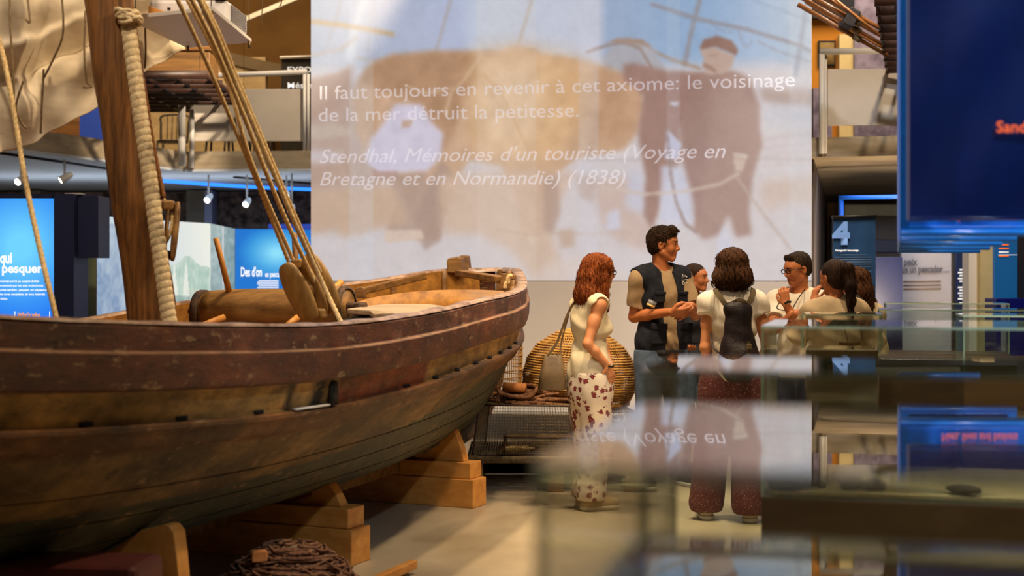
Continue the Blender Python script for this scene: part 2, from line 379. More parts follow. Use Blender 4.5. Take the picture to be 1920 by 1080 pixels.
def hullmat():
    g = NT('hull_paint'); b = g.b
    a = g.add('ShaderNodeAttribute', attribute_name='Col')
    tc = g.add('ShaderNodeTexCoord')
    nz = g.add('ShaderNodeTexNoise'); nz.inputs['Scale'].default_value = 7; nz.inputs['Detail'].default_value = 12; nz.inputs['Roughness'].default_value = .7
    mp = g.add('ShaderNodeMapping'); mp.inputs['Scale'].default_value = (1, 1, 2.2); g.link(tc.outputs['Object'], mp.inputs[0]); g.link(mp.outputs[0], nz.inputs['Vector'])
    r = g.add('ShaderNodeValToRGB'); e = r.color_ramp.elements; e[0].position = .3; e[0].color = (.28, .26, .25, 1); e[1].position = .7; e[1].color = (1.6, 1.5, 1.35, 1)
    g.link(nz.outputs['Fac'], r.inputs[0])
    m = g.add('ShaderNodeMix', data_type='RGBA', blend_type='MULTIPLY'); m.inputs[0].default_value = 1
    g.link(a.outputs['Color'], m.inputs[6]); g.link(r.outputs[0], m.inputs[7])
    n2 = g.add('ShaderNodeTexNoise'); n2.inputs['Scale'].default_value = 9; n2.inputs['Detail'].default_value = 14; n2.inputs['Roughness'].default_value = .75
    g.link(mp.outputs[0], n2.inputs['Vector'])
    r2 = g.add('ShaderNodeValToRGB'); r2.color_ramp.elements[0].position = .57; r2.color_ramp.elements[1].position = .63; g.link(n2.outputs['Fac'], r2.inputs[0])
    m2 = g.add('ShaderNodeMix', data_type='RGBA'); g.link(r2.outputs[0], m2.inputs[0]); g.link(m.outputs[2], m2.inputs[6]); m2.inputs[7].default_value = (*lin((150, 118, 84)), 1)
    g.link(m2.outputs[2], b.inputs['Base Color'])
    b.inputs['Roughness'].default_value = .5; b.inputs['Specular IOR Level'].default_value = .4
    bp = g.add('ShaderNodeBump'); bp.inputs['Strength'].default_value = .9; bp.inputs['Distance'].default_value = .015
    g.link(n2.outputs['Fac'], bp.inputs['Height']); g.link(bp.outputs[0], b.inputs['Normal'])
    return g.m
M['hull'] = hullmat()
def hairmat(name, c1, c2):
    return pmat(name, c1, c2, scale=110, stretch=(1, 1, .10), rough=.62, bump=1.0, contrast=(.35, .65), spec=.22)
def flowers(name, base, fl, scale, rad, soft=.08):
    g = NT(name); b = g.b; tc = g.add('ShaderNodeTexCoord')
    v = g.add('ShaderNodeTexVoronoi'); v.inputs['Scale'].default_value = scale; g.link(tc.outputs['Object'], v.inputs['Vector'])
    nz = g.add('ShaderNodeTexNoise'); nz.inputs['Scale'].default_value = scale*3.2; g.link(tc.outputs['Object'], nz.inputs['Vector'])
    ad = g.add('ShaderNodeMath', operation='MULTIPLY_ADD'); g.link(nz.outputs['Fac'], ad.inputs[0]); ad.inputs[1].default_value = .8; g.link(v.outputs['Distance'], ad.inputs[2])
    r = g.add('ShaderNodeValToRGB'); e = r.color_ramp.elements
    e[0].position = rad; e[0].color = (*lin(fl), 1); e[1].position = rad+soft; e[1].color = (*lin(base), 1)
    g.link(ad.outputs[0], r.inputs[0]); g.link(r.outputs[0], b.inputs['Base Color']); b.inputs['Roughness'].default_value = .85
    return g.m
# ---------------------------------------------------------------- the hall
def struct(name, mb, mat, **k): return mb.build(name, mat, kind='structure', **k)
struct('floor', MB().box((0, 9.5, -.1), (24, 27, .2)), M['floor'], smooth=False)
struct('ceiling', MB().box((0, 9.5, 6.6), (24, 27, .2)), M['ceil'], smooth=False)
struct('wall_back', MB().box((0, 22.1, 3.25), (24, .2, 6.5)), M['brown_wall'], smooth=False)
struct('wall_left', MB().box((-9.1, 9.5, 3.25), (.2, 26, 6.5)), M['plaster'], smooth=False)
struct('wall_right', MB().box((9.1, 9.5, 3.25), (.2, 26, 6.5)), M['plaster'], smooth=False)
struct('wall_front', MB().box((0, -3.1, 3.25), (18, .2, 6.5)), M['plaster'], smooth=False)
# left gallery slab: pale soffit, concrete edge
pl = [(-8.9, 4.0), (-6.6, 8.8), (-4.75, 13.4), (-3.72, 16.1), (-2.25, 16.0), (1.5, 16.4), (1.5, 21.9), (-8.9, 21.9)]
struct('trim_1', MB().prism([(x, y, 2.77) for x, y in pl], (0, 0, .2)), M['concrete'], smooth=False)
struct('trim_2', MB().prism([(x, y, 2.74) for x, y in pl], (0, 0, .028)), M['soffit'], smooth=False)
# right gallery
prr = [(2.82, 13.75), (8.95, 12.4), (8.95, 21.9), (4.75, 21.9)]
struct('trim_3', MB().prism([(x, y, 2.70) for x, y in prr], (0, 0, .19)), M['concrete'], smooth=False)
M['stairwall'] = pmat('dark_grey_wall', (78, 66, 62), (96, 84, 78), scale=2, stretch=(1, 1, .2), rough=.7)
struct('trim_4', MB().prism([(2.86, 13.95, 0), (2.96, 13.93, 0), (4.86, 21.9, 0), (4.76, 21.9, 0)], (0, 0, 2.69)), M['stairwall'], smooth=False)
# back wall under the left gallery: rubble stone with piers
struct('wall_stone', MB().box((-5.2, 19.6, 1.36), (7.2, .3, 2.72)), M['stone'], smooth=False)
for n, (a, b, c) in enumerate(((50, 82, 'pier'), (354, 388, 'pier'), (388, 402, 'pale'))):
    M['pier'] = pmat('grey_pier', (104, 92, 72), (122, 108, 86), scale=3, rough=.8); M['pale'] = pmat('pale_pier', (150, 150, 168), rough=.7)
    x0, x1 = (a-960)/F*19.3, (b-960)/F*19.3
    struct('trim_%d' % (5+n), MB().box(((x0+x1)/2, 19.3, 1.36), (x1-x0, .3, 2.72)), M[c], smooth=False)
M['bluewall'] = pmat('deep_blue_wall', (12, 52, 150), (16, 60, 165), scale=1, rough=.6)
struct('wall_blue', MB().box(px(562, 0, 17.5).xy.to_3d()+Vector((0, 0, 1.1)), (.75, .12, 2.2)), M['bluewall'], smooth=False)
# upstairs walls
M['block'] = pmat('limestone_blocks', (150, 126, 88), (184, 160, 118), scale=2, stretch=(1, 1, 3), rough=.9, bump=.3)
mb = MB(); x0 = px(262, 0, 20.6).x; x1 = px(500, 0, 20.6).x
mb.box(((x0+x1)/2, 20.6, 3.85), (x1-x0, .2, 1.75)); struct('wall_gallery', mb, M['block'], smooth=False)
M['planks'] = wood('gallery_boards', (100, 62, 26), (150, 104, 52), 0, scale=3)
x0 = px(60, 0, 20.4).x; x1 = px(152, 0, 20.4).x
struct('wall_gallery_boards', MB().box(((x0+x1)/2, 20.4, 3.6), (x1-x0, .12, 1.3)), M['planks'], smooth=False)
x0 = px(152, 0, 19.4).x; x1 = px(198, 0, 19.4).x
struct('wall_gallery_blue', MB().box(((x0+x1)/2, 19.4, 3.5), (x1-x0, .12, 1.1)), M['bluewall'], smooth=False)
# sloping roof beams upstairs
struct('trim_8', MB().beam(px(345, 90, 20.5), px(560, 140, 20.5), .12, .16), M['ceil'], smooth=False)
struct('trim_9', MB().beam(px(440, 45, 19), px(620, -30, 19), .08, .06), M['plaster'], smooth=False)
# right upper room
M['orange_wall'] = pmat('ochre_wall', (196, 124, 22), (214, 140, 34), scale=1, rough=.8)
M['mural'] = pmat('violet_grey_mural', (84, 72, 90), (150, 138, 158), scale=3.5, rough=.8, contrast=(.38, .62))
def wallpx(name, a, b, t, bt, D, mat, th=.1, st=True):
    p, q = px(a, bt, D), px(b, t, D)
    m_ = MB().box(((p.x+q.x)/2, D+th/2, (p.z+q.z)/2), (q.x-p.x, th, q.z-p.z))
    return struct(name, m_, mat, smooth=False) if st else m_
wallpx('wall_ochre', 1490, 1602, -20, 262, 18.5, M['orange_wall'])
wallpx('wall_mural', 1602, 1760, -60, 262, 18.3, M['mural'])
wallpx('wall_mural_low', 1525, 1560, 165, 262, 17.8, M['mural'])
wallpx('ceiling_gallery', 1490, 1602, -20, 34, 18.3, M['black'])
M['cream'] = pmat('cream_paint', (214, 190, 130), (222, 198, 140), rough=.7)
d_ = wallpx('door_1', 1574, 1600, 64, 262, 18.35, M['cream'])
# ---------------------------------------------------------------- projection screen with the picture
A, B = px(583, 524, 13.6), px(1522, 524, 12.9)
SB, ST = .30, 5.4
scr = thing('projection_screen', ((A.x+B.x)/2, (A.y+B.y)/2, SB), 'large white projection screen showing a man in a beret with oxen and a French quotation', 'projection screen')
def paint():
    step = 2.0
    xs = np.arange(583, 1522.1, 1.95); zs_rows = []
    ys = np.arange(-330, 526.5, 2.0)
    X, Y = np.meshgrid(xs, ys); col = np.zeros(X.shape+(3,))
    def L(c): return np.array(c, float)
    t = np.clip((X-583)/939, 0, 1); v = np.clip(Y/520, -.5, 1)
    stops = [(583, (176, 190, 208)), (700, (184, 192, 212)), (860, (188, 196, 220)), (900, (204, 212, 226)), (1120, (206, 208, 222)), (1140, (168, 184, 210)), (1300, (158, 184, 214)), (1420, (172, 192, 218)), (1522, (192, 204, 216))]
    for c in range(3): col[..., c] = np.interp(X, [s[0] for s in stops], [s[1][c] for s in stops])
    # ground
    def inside(poly):
        p = np.array(poly, float); r = np.zeros(X.shape, bool); n = len(p)
        for i in range(n):
            x1, y1 = p[i]; x2, y2 = p[(i+1) % n]
            if y1 == y2: continue
            m = ((y1 > Y) != (y2 > Y)) & (X < (x2-x1)*(Y-y1)/(y2-y1)+x1); r ^= m
        return r.astype(float)
    def blur(a, n):
        for _ in range(2):
            for ax_ in (0, 1):
                k = np.ones(2*n+1)/(2*n+1); pad = [(n, n) if q == ax_ else (0, 0) for q in (0, 1)]
                ap = np.pad(a, pad, mode='edge'); c = np.cumsum(ap, axis=ax_)
                z = np.zeros_like(np.take(c, [0], axis=ax_)); c = np.concatenate([z, c], axis=ax_); m = 2*n+1
                a = (np.take(c, range(m, c.shape[ax_]), axis=ax_)-np.take(c, range(0, c.shape[ax_]-m), axis=ax_))/m
        return a
    def P(poly, c, a=1, n=1):
        m = blur(inside(poly), n)[..., None]*a
        col[:] = col*(1-m)+L(c)*m
    def S(pts, wd, c, a=1, n=1):        # stroke
        d = np.full(X.shape, 1e9)
        for (x1, y1), (x2, y2) in zip(pts[:-1], pts[1:]):
            l2 = max(1e-6, (x2-x1)**2+(y2-y1)**2); tt = np.clip(((X-x1)*(x2-x1)+(Y-y1)*(y2-y1))/l2, 0, 1)
            d = np.minimum(d, np.hypot(X-x1-tt*(x2-x1), Y-y1-tt*(y2-y1)))
        m = blur((d < wd/2).astype(float), n)[..., None]*a; col[:] = col*(1-m)+L(c)*m
    P([(583, 130), (1522, 118), (1522, 530), (583, 530)], (214, 206, 208), 1, 6)
    P([(583, 300), (760, 300), (760, 420), (583, 440)], (206, 186, 172), .9, 4)
    # rigging and masts
    S([(640, 0), (612, 90)], 6, (176, 178, 190), .7); S([(700, 0), (690, 95)], 8, (178, 182, 198), .7); S([(682, 0), (664, 60), (655, 110)], 14, (206, 214, 224), .9, 2)
    S([(583, 40), (640, 47), (672, 52), (735, 64)], 9, (196, 170, 140), .9); S([(583, 104), (640, 92), (668, 70)], 8, (186, 180, 180), .7)
    S([(845, 0), (818, 95)], 6, (184, 176, 176), .8); S([(997, 0), (972, 85)], 6, (196, 184, 172), .8); S([(668, 108), (710, 116)], 3, (190, 170, 150), .8)
    S([(1312, 0), (1296, 60), (1284, 120)], 9, (160, 158, 166), .9); S([(1514, 0), (1492, 140)], 9, (164, 168, 182), .8)
    S([(1222, 8), (1320, 38), (1400, 55), (1500, 85), (1520, 96)], 7, (160, 156, 164), .9); S([(1260, 24), (1320, 42)], 4, (150, 156, 170), .7)
    S([(1382, 50), (1392, 78), (1400, 90), (1410, 78)], 3, (160, 158, 168), .7); S([(1410, 0), (1522, 40)], 2, (140, 156, 184), .7); S([(1420, 78), (1460, 96), (1518, 116)], 4, (165, 160, 170), .6)
    S([(1330, 40), (1350, 56), (1375, 60)], 3, (158, 158, 168), .6); S([(1212, 90), (1260, 112), (1312, 128)], 6, (176, 150, 130), .8)
    # hull far left, boat hull right
    P([(583, 148), (630, 138), (664, 120), (655, 170), (640, 200), (583, 230)], (186, 160, 150), .9, 2)
    P([(583, 165), (700, 150), (760, 260), (700, 350), (583, 360)], (190, 164, 150), .8, 5)
    P([(583, 238), (620, 232), (662, 240), (655, 255), (583, 262)], (206, 190, 178), .9, 2); P([(583, 280), (640, 288), (640, 302), (583, 306)], (216, 208, 214), .8, 3)
    P([(1425, 165), (1522, 168), (1522, 200), (1430, 190)], (186, 164, 154), .9, 3)
    P([(1425, 200), (1522, 205), (1522, 235), (1440, 240)], (206, 204, 210), .9, 4)
    P([(1425, 340), (1522, 330), (1522, 385), (1470, 380), (1430, 400)], (208, 186, 172), .8, 5)
    for q in range(4): S([(1430, 262+q*16), (1522, 250+q*17)], 3, (190, 172, 162), .6, 2)
    # second ox behind
    P([(1130, 110), (1145, 88), (1185, 72), (1222, 88), (1246, 124), (1240, 150), (1150, 165)], (184, 182, 188), .95, 2)
    S([(1100, 98), (1135, 86), (1168, 80), (1200, 90), (1222, 128)], 4, (160, 136, 126), .9)
    P([(1134, 82), (1160, 70), (1205, 74), (1225, 90), (1200, 84), (1160, 80)], (176, 146, 128), .8, 1)
    # near ox
    P([(672, 152), (692, 122), (735, 104), (800, 98), (890, 96), (940, 94), (962, 86), (1000, 90), (1016, 103), (1060, 106), (1110, 118), (1160, 134), (1200, 155), (1207, 200), (1196, 245), (1170, 280), (1120, 292), (1080, 298), (1040, 330), (1010, 400), (1016, 440), (980, 445), (970, 380), (940, 310), (880, 300), (862, 330), (836, 400), (820, 450), (780, 452), (770, 400), (745, 330), (700, 300), (668, 250), (660, 190)], (206, 172, 144), .95, 2)
    P([(672, 152), (692, 122), (735, 104), (800, 98), (890, 97), (900, 140), (870, 190), (850, 250), (820, 300), (800, 240), (770, 190), (710, 170)], (184, 146, 116), .9, 3)
    P([(890, 96), (940, 94), (962, 86), (1000, 90), (1120, 120), (1100, 220), (1040, 300), (940, 300), (880, 270)], (226, 186, 142), .8, 10)
    P([(905, 120), (1010, 110), (1030, 200), (980, 290), (900, 260)], (232, 206, 176), .65, 14)
    P([(1120, 130), (1200, 155), (1206, 210), (1190, 255), (1150, 280), (1118, 260)], (196, 156, 126), .7, 6)
    P([(740, 196), (716, 235), (694, 262), (686, 300), (706, 330), (752, 325), (800, 322), (826, 296), (832, 250), (812, 232), (790, 196)], (214, 208, 226), .95, 2)
    P([(755, 226), (775, 226), (768, 240), (752, 240)], (196, 168, 150), .9)
    P([(690, 310), (712, 322), (745, 320), (752, 338), (700, 338)], (190, 160, 150), .9)
    P([(730, 330), (800, 322), (800, 380), (790, 440), (740, 450), (724, 430), (740, 390)], (184, 160, 148), .85, 2)
    P([(828, 300), (850, 330), (840, 390), (826, 450), (796, 470), (780, 420), (800, 350)], (178, 154, 144), .85, 2)
    P([(720, 432), (790, 430), (795, 448), (722, 456)], (220, 200, 186), .9)
    # long shadows on the ground
    P([(583, 360), (740, 350), (770, 420), (700, 428), (680, 440), (640, 446), (630, 425), (583, 440)], (206, 178, 156), .8, 3)
    P([(820, 330), (1010, 320), (1030, 420), (1060, 520), (1000, 526), (960, 470), (900, 440), (830, 438)], (214, 188, 168), .85, 4)
    P([(960, 330), (1080, 320), (1020, 440), (1000, 430)], (210, 182, 162), .7, 3)
    P([(1100, 340), (1190, 330), (1200, 400), (1240, 440), (1280, 460), (1200, 470), (1140, 440)], (206, 180, 168), .7, 4)
    P([(1020, 500), (1100, 470), (1180, 520), (1180, 526), (1000, 526)], (220, 206, 200), .8, 4)
    # the man in a beret and the lad beside him
    P([(1168, 122), (1185, 118), (1250, 132), (1320, 136), (1350, 150), (1300, 215), (1275, 240), (1278, 300), (1250, 340), (1236, 395), (1222, 430), (1204, 400), (1210, 330), (1196, 250), (1206, 180), (1170, 150)], (170, 136, 126), .95, 2)
    P([(1312, 140), (1370, 130), (1405, 145), (1425, 200), (1424, 240), (1430, 270), (1412, 330), (1404, 400), (1410, 440), (1380, 446), (1366, 400), (1350, 440), (1320, 450), (1300, 430), (1304, 380), (1280, 300), (1276, 240), (1292, 190)], (176, 146, 136), .95, 2)
    P([(1276, 150), (1330, 150), (1330, 280), (1310, 420), (1290, 380), (1284, 300), (1276, 240)], (164, 134, 126), .6, 4)
    P([(1312, 88), (1320, 74), (1345, 67), (1372, 76), (1384, 94), (1380, 105), (1362, 96), (1340, 88), (1316, 96)], (158, 122, 110), .95)
    P([(1312, 94), (1340, 88), (1366, 100), (1378, 104), (1372, 126), (1356, 136), (1330, 140), (1316, 128), (1320, 112)], (198, 172, 158), .95, 1)
    S([(1322, 122), (1335, 128), (1342, 136)], 6, (160, 128, 116), .8); S([(1330, 104), (1344, 104)], 3, (160, 130, 120), .7); S([(1326, 136), (1350, 136)], 4, (206, 186, 176), .7)
    P([(1250, 240), (1278, 270), (1270, 300), (1246, 300)], (206, 208, 230), .9, 1); P([(1256, 190), (1274, 192), (1270, 200), (1256, 196)], (214, 214, 230), .9)
    P([(1240, 310), (1280, 315), (1296, 370), (1300, 420), (1236, 420)], (208, 208, 224), .85, 2); P([(1180, 320), (1204, 322), (1206, 400), (1172, 390)], (206, 206, 222), .8, 3)
    P([(1360, 420), (1375, 470), (1345, 480), (1348, 440)], (212, 212, 226), .8, 2); P([(1138, 400), (1160, 390), (1164, 430), (1136, 434)], (212, 212, 228), .85, 2)
    S([(1250, 240), (1258, 330), (1268, 380), (1285, 420), (1305, 435)], 5, (160, 136, 128), .9)
    S([(1130, 352), (1210, 364), (1290, 358), (1350, 345), (1385, 325)], 5, (214, 196, 184), .9); S([(1380, 330), (1430, 400), (1485, 470)], 5, (196, 178, 168), .8)
    P([(1375, 290), (1402, 292), (1392, 322), (1378, 320)], (212, 192, 178), .9); S([(1376, 288), (1400, 293)], 4, (222, 212, 204), .9)
    # sheets hung side by side overlap: paler and bluer vertical bands in the picture
    for a_, b_, c_, k_ in ((655, 700, (214, 220, 230), .22), (895, 1005, (232, 218, 210), .18), (1085, 1122, (214, 214, 226), .22), (1250, 1275, (214, 216, 228), .16), (1480, 1522, (214, 216, 220), .25)):
        m = np.clip(np.minimum(X-a_, b_-X)/4+.5, 0, 1)[..., None]*k_; col[:] = col*(1-m)+L(c_)*m
    S([(1100, 300), (1522, 298)], 1.5, (160, 140, 130), .4, 1)
    # film grain, streaks in the hides, ripples in the sand, cracks of the old print
    rg = np.random.default_rng(5)
    g1 = blur(rg.normal(0, 1, X.shape), 1); g2 = blur(rg.normal(0, 1, X.shape), 4); g3 = np.sin(X*.11+4*blur(rg.normal(0, 1, X.shape), 9)*9+Y*.05)
    body = ((Y > 90) & (Y < 300) & (X > 680) & (X < 1200))[..., None]; gr = (Y > 300)[..., None]
    col[:] = col+g1[..., None]*4+g2[..., None]*14*(1+body*1.6)+np.where(body, g3[..., None]*2, 0)
    S([(905, 100), (870, 150), (845, 175), (835, 215)], 5, (222, 196, 166), .7); S([(850, 140), (905, 140), (935, 165), (1000, 300)], 4, (214, 176, 140), .6)
    S([(760, 160), (800, 175), (850, 165)], 4, (224, 200, 176), .6); S([(672, 300), (690, 240), (700, 200)], 3, (214, 188, 168), .7)
    P([(1020, 330), (1046, 330), (1050, 400), (1036, 440), (1018, 430)], (186, 160, 146), .8, 2); P([(1048, 432), (1076, 428), (1078, 462), (1050, 466)], (198, 172, 154), .8, 2)
    P([(1080, 330), (1120, 330), (1110, 380), (1086, 370)], (196, 176, 166), .6, 2); S([(930, 430), (990, 440), (1060, 436)], 3, (200, 178, 160), .7)
    S([(1040, 440), (1120, 438), (1180, 430)], 2.5, (206, 184, 168), .7)
    col = 255*(np.clip(col, 0, 255)/255)**1.15
    return xs, ys, np.clip(col, 0, 255)
xs, ys, col = paint()
ds = np.array([(lambda k: A.y+(B.y-A.y)*k)(0) for _ in xs])
# row/column -> point of the vertical screen plane
def onscreen(x):      # pixel column -> point on the screen plane
    dx, dy = (B-A).x, (B-A).y; t = (x-960)/F; k = (t*A.y-A.x)/(dx-t*dy); return A.x+k*dx, A.y+k*dy
mbs = MB(); pts = []; 
for y in ys:
    for x in xs:
        X_, Y_ = onscreen(x); pts.append((X_, Y_, CH+(Y0-y)/F*Y_))
nx, ny = len(xs), len(ys)
mbs.v = pts; mbs.f = [(j*nx+i, (j+1)*nx+i, (j+1)*nx+i+1, j*nx+i+1) for j in range(ny-1) for i in range(nx-1)]; mbs.mi = [0]*len(mbs.f)
cc = np.array([lin((r, r, r))[0] for r in range(256)])
M['picture'] = emat('projected_picture', None, .90, 'Col', base=(80, 80, 80))
pic = mbs.build('projected_picture', M['picture'], scr)
ci = np.clip(col, 0, 255); lo_ = np.floor(ci).astype(int); hi_ = np.minimum(lo_+1, 255)
setcol(pic.data, (cc[lo_]+(cc[hi_]-cc[lo_])*(ci-lo_)).reshape(-1, 3))
sd = (B-A).normalized(); bk = Vector((-sd.y, sd.x, 0))
# cloth behind and below the picture
M['cloth'] = pmat('white_screen_cloth', (226, 216, 206), (230, 220, 210), scale=1, rough=.85)
mb = MB(); zb = CH+(Y0-526)/F*13.2
mb.prism([(A.x, A.y, SB)+Vector(bk)*.012 if False else Vector((A.x, A.y, SB))+bk*.01, Vector((B.x, B.y, SB))+bk*.01, Vector((B.x, B.y, ST))+bk*.01, Vector((A.x, A.y, ST))+bk*.01], bk*.01)
mb.build('screen_cloth', M['cloth'], scr, smooth=False)
MB().beam(Vector((A.x, A.y, SB-.02)), Vector((B.x, B.y, SB-.02)), .035, .05).build('bottom_bar', M['white'], scr)
for e in (A, B): MB().beam(Vector((e.x, e.y, SB))+bk*.01, Vector((e.x, e.y, ST))+bk*.01, .02, .03).build('side_hem', M['white'], scr)
def transl(name, c, e, al):
    g = NT(name); g.b.inputs['Base Color'].default_value = (.8, .8, .85, 1); g.b.inputs['Emission Color'].default_value = (*lin(c), 1)
    g.b.inputs['Emission Strength'].default_value = e; g.b.inputs['Alpha'].default_value = al; return g.m
M['ptext'] = transl('projected_lettering', (226, 224, 236), .8, .45)
def stext(s, x, y, x2, y2, size_px, shear=0):
    X_, Y_ = onscreen(x); p = Vector((X_, Y_, CH+(Y0-y)/F*Y_))-bk*.006
    X2, Y2 = onscreen(x2); wd = math.hypot(X2-X_, Y2-Y_)
    z2 = CH+(Y0-y2)/F*Y2; r = Vector((X2-X_, Y2-Y_, z2-p.z))
    return text(s, 'projected_text', M['ptext'], scr, p, r, (0, 0, 1), size_px/F*Y_*1.38, 0, shear, wd)
stext("Il faut toujours en revenir à cet axiome: le voisinage", 597, 187, 1487, 162, 27)
stext("de la mer détruit la petitesse.", 596, 228, 1083, 219, 27)
stext("Stendhal, Mémoires d'un touriste (Voyage en", 597, 306, 1358, 296, 27, .3)
stext("Bretagne et en Normandie) (1838)", 597, 348, 1170, 345, 27, .3)
# ---------------------------------------------------------------- railings upstairs
def railing(loc, label, rails, posts, panels, group=None):
    t = thing('gallery_railing', loc, label, 'railing', group)
    for p, q, r in rails: MB().tube([p, q], r, 14).build('handrail', M['white'], t)
    for p, q, w_ in posts: MB().beam(p, q, w_, .04, up=(0, 1, 0)).build('post', M['white'], t)
    for p, q in panels:
        d = (q-p); MB().box((p+q)/2, (abs(d.x), .02, abs(d.z))).build('infill_panel', M['panel'], t, bevel=.004)
    return t
D = 16.05
r1 = railing(px(460, 300, D), 'white pipe railing with pale infill panel on the left gallery', [(px(300, 146, D), px(576, 135, D), .03)],
        [(px(341, 312, D-.2), px(341, 198, D-.2), .075), (px(360, 315, D), px(360, 205, D), .05), (px(571, 308, D), px(571, 139, D), .03), (px(578, 308, D), px(578, 139, D), .03)],
        [(px(357, 265, D+.05), px(569, 167, D+.05))])
D = 13.7
r2 = railing(px(1600, 285, D), 'white pipe railing with pale infill panel on the right gallery', [(px(1537, 97, D-.05), px(1800, 92, D-.35), .03)],
        [(px(1541, 288, D-.05), px(1541, 100, D-.05), .05), (px(1548, 288, D), px(1548, 100, D), .02), (px(1740, 284, D-.2), px(1740, 96, D-.2), .05)],
        [(px(1549, 237, D+.02), px(1738, 128, D-.1))])
# chairs behind the left railing
CHM = pmat('dark_bentwood', (26, 20, 18), (40, 30, 24), scale=10, rough=.4)
def chair(loc, rz, label, group=None):
    t = thing('bentwood_chair', loc, label, 'chair', group); R = Matrix.Rotation(rz, 3, 'Z'); o = Vector(loc)
    def W(x, y, z): return o+R@Vector((x, y, z))
    MB().lathe([(0, .43), (.19, .43), (.2, .445), (.19, .46), (0, .46)], o, n=20).build('seat', CHM, t)
    for sx in (-1, 1):
        MB().tube([W(.15*sx, .15, .43), W(.18*sx, .19, 0)], [.016, .012], 8).build('leg', CHM, t)
        MB().tube([W(.15*sx, -.15, .43), W(.18*sx, -.2, 0)], [.016, .012], 8).build('leg', CHM, t)
    mb = MB(); mb.tube(resample([W(-.18, -.16, .44), W(-.19, -.2, .7), W(-.17, -.22, .83), W(.17, -.22, .83), W(.19, -.2, .7), W(.18, -.16, .44)], .03), .016, 8); mb.build('back_frame', CHM, t)
    for k in range(4): MB().tube([W(-.1+.067*k, -.17, .45), W(-.1+.067*k, -.215, .82)], .008, 6).build('spindle', CHM, t)
    mb = MB(); mb.tube([W(.13*math.cos(a), .13*math.sin(a), .2) for a in np.linspace(0, 2*PI, 17)], .009, 6); mb.build('stretcher', CHM, t)
    return t
chair(px(321, 0, 19.6).xy.to_3d()+Vector((0, 0, 2.97)), PI, 'dark bentwood chair against the limestone wall upstairs, full back in view')
for i, x in enumerate((412, 445, 492)):
    o = px(x, 0, 17.6+.5*i); o.z = 2.97-.30
    t = thing('dark_stool', (o.x, o.y, 2.97), 'dark wooden stool seen under the pale gallery panel', 'stool', 'stools behind the left gallery railing')
    b = Vector((o.x, o.y, 2.97)); MB().lathe([(0, .40), (.17, .40), (.18, .42), (.17, .44), (0, .44)], b, n=16).build('seat', CHM, t)
    for sx, sy in ((-1, -1), (1, -1), (1, 1), (-1, 1)): MB().tube([b+Vector((.12*sx, .12*sy, .41)), b+Vector((.15*sx, .15*sy, 0))], .014, 8).build('leg', CHM, t)
# slatted wooden lattices hung from the roof
LAT = pmat('dark_slat_wood', (44, 26, 18), (66, 40, 28), scale=6, rough=.5)
def lattice(p0, ax, ln, wd, n, z, label, holes=3):
    ax = Vector(ax).normalized(); sdv = Vector((ax.y, -ax.x, 0)); o = Vector(p0); o.z = z
    t = thing('slatted_lattice', o+ax*ln/2+sdv*wd/2, label, 'hanging lattice')
    for k in range(n):
        c = o+ax*(ln*k/(n-1)); MB().beam(c, c+sdv*wd, .022, .085).build('slat', LAT, t)
    for k in range(holes):
        c = o+sdv*(wd*(k+.12)/(holes-1+.24)); MB().beam(c, c+ax*ln, .022, .05).build('runner', LAT, t)
    for a, b in ((.08, .1), (.92, .1), (.08, .9), (.92, .9)):
        c = o+ax*ln*a+sdv*wd*b; MB().tube([c, c+Vector((0, 0, 6.5-z))], .0025, 5).build('hanging_wire', M['dark'], t)
    return t
lattice((-4.25, 13.9, 0), (0, 1, 0), 2.75, 1.28, 9, 3.52, 'dark slatted lattice hanging in front of the left gallery', 5)
lattice((2.60, 10.2, 0), (.275, .96, 0), 4.6, .42, 13, 3.52, 'long dark slatted lattice hanging left of the blue banners', 4)
# wooden chest on the lattice
t = thing('wooden_chest', px(345, 150, 14.9)-Vector((0, 0, .05)), 'rough orange-brown wooden chest upstairs behind the sail corner', 'chest')
p, q = px(288, 150, 15.2), px(402, 110, 15.2)
MB().box(((p.x+q.x)/2, 15.2, 3.78), (q.x-p.x, .45, .3)).build('body', M['oldwood'], t, bevel=.012)
MB().box(((p.x+q.x)/2, 15.2, 3.95), (q.x-p.x+.04, .5, .05)).build('lid', M['planks'], t, bevel=.01)
MB().box(((p.x+q.x)/2, 15.2, 3.6), (q.x-p.x-.1, .4, .05)).build('skid', M['oldwood'], t, bevel=.01)
mb = MB(); mb.rope([px(285, 133, 14.2), px(305, 143, 14.2), px(322, 144, 14.2), px(338, 140, 14.2)], .018); tagp(mb.build('rope', M['roped']), 'short frayed brown rope lying on the slatted lattice', 'rope')
# dark exhibition poster upstairs
def sign(name, a, b, t_, b_, D, mat, label, cat, th=.03, group=None, legs=False, Lz=None):
    p, q = px(a, b_, D), px(b, t_, D); zb = p.z if Lz is None else Lz
    t = thing(name, ((p.x+q.x)/2, D, zb), label, cat, group)
    MB().box(((p.x+q.x)/2, D+th/2, (zb+q.z)/2), (q.x-p.x, th, q.z-zb)).build('board', mat, t, bevel=.004)
    return t
M['poster'] = pmat('dark_poster', (52, 46, 40), (64, 58, 50), rough=.7)
t = sign('exhibition_poster', 527, 600, 108, 205, 18.5, M['poster'], 'dark poster with white lettering upstairs beside the screen', 'poster', Lz=2.98)
MB().tube([px(525, 108, 18.48), px(602, 106, 18.48)], .02, 8).build('top_bar', M['white'], t)
text('EXPOSICIÓ', 'lettering', M['white_t'], t, px(538, 136, 18.47), (1, 0, 0), (0, 0, 1), 11/F*18.5*1.4, .012, width=.62)
text('Més enllà', 'lettering', M['white_t'], t, px(538, 165, 18.47), (1, 0, 0), (0, 0, 1), 11/F*18.5*1.4, .012, width=.5)
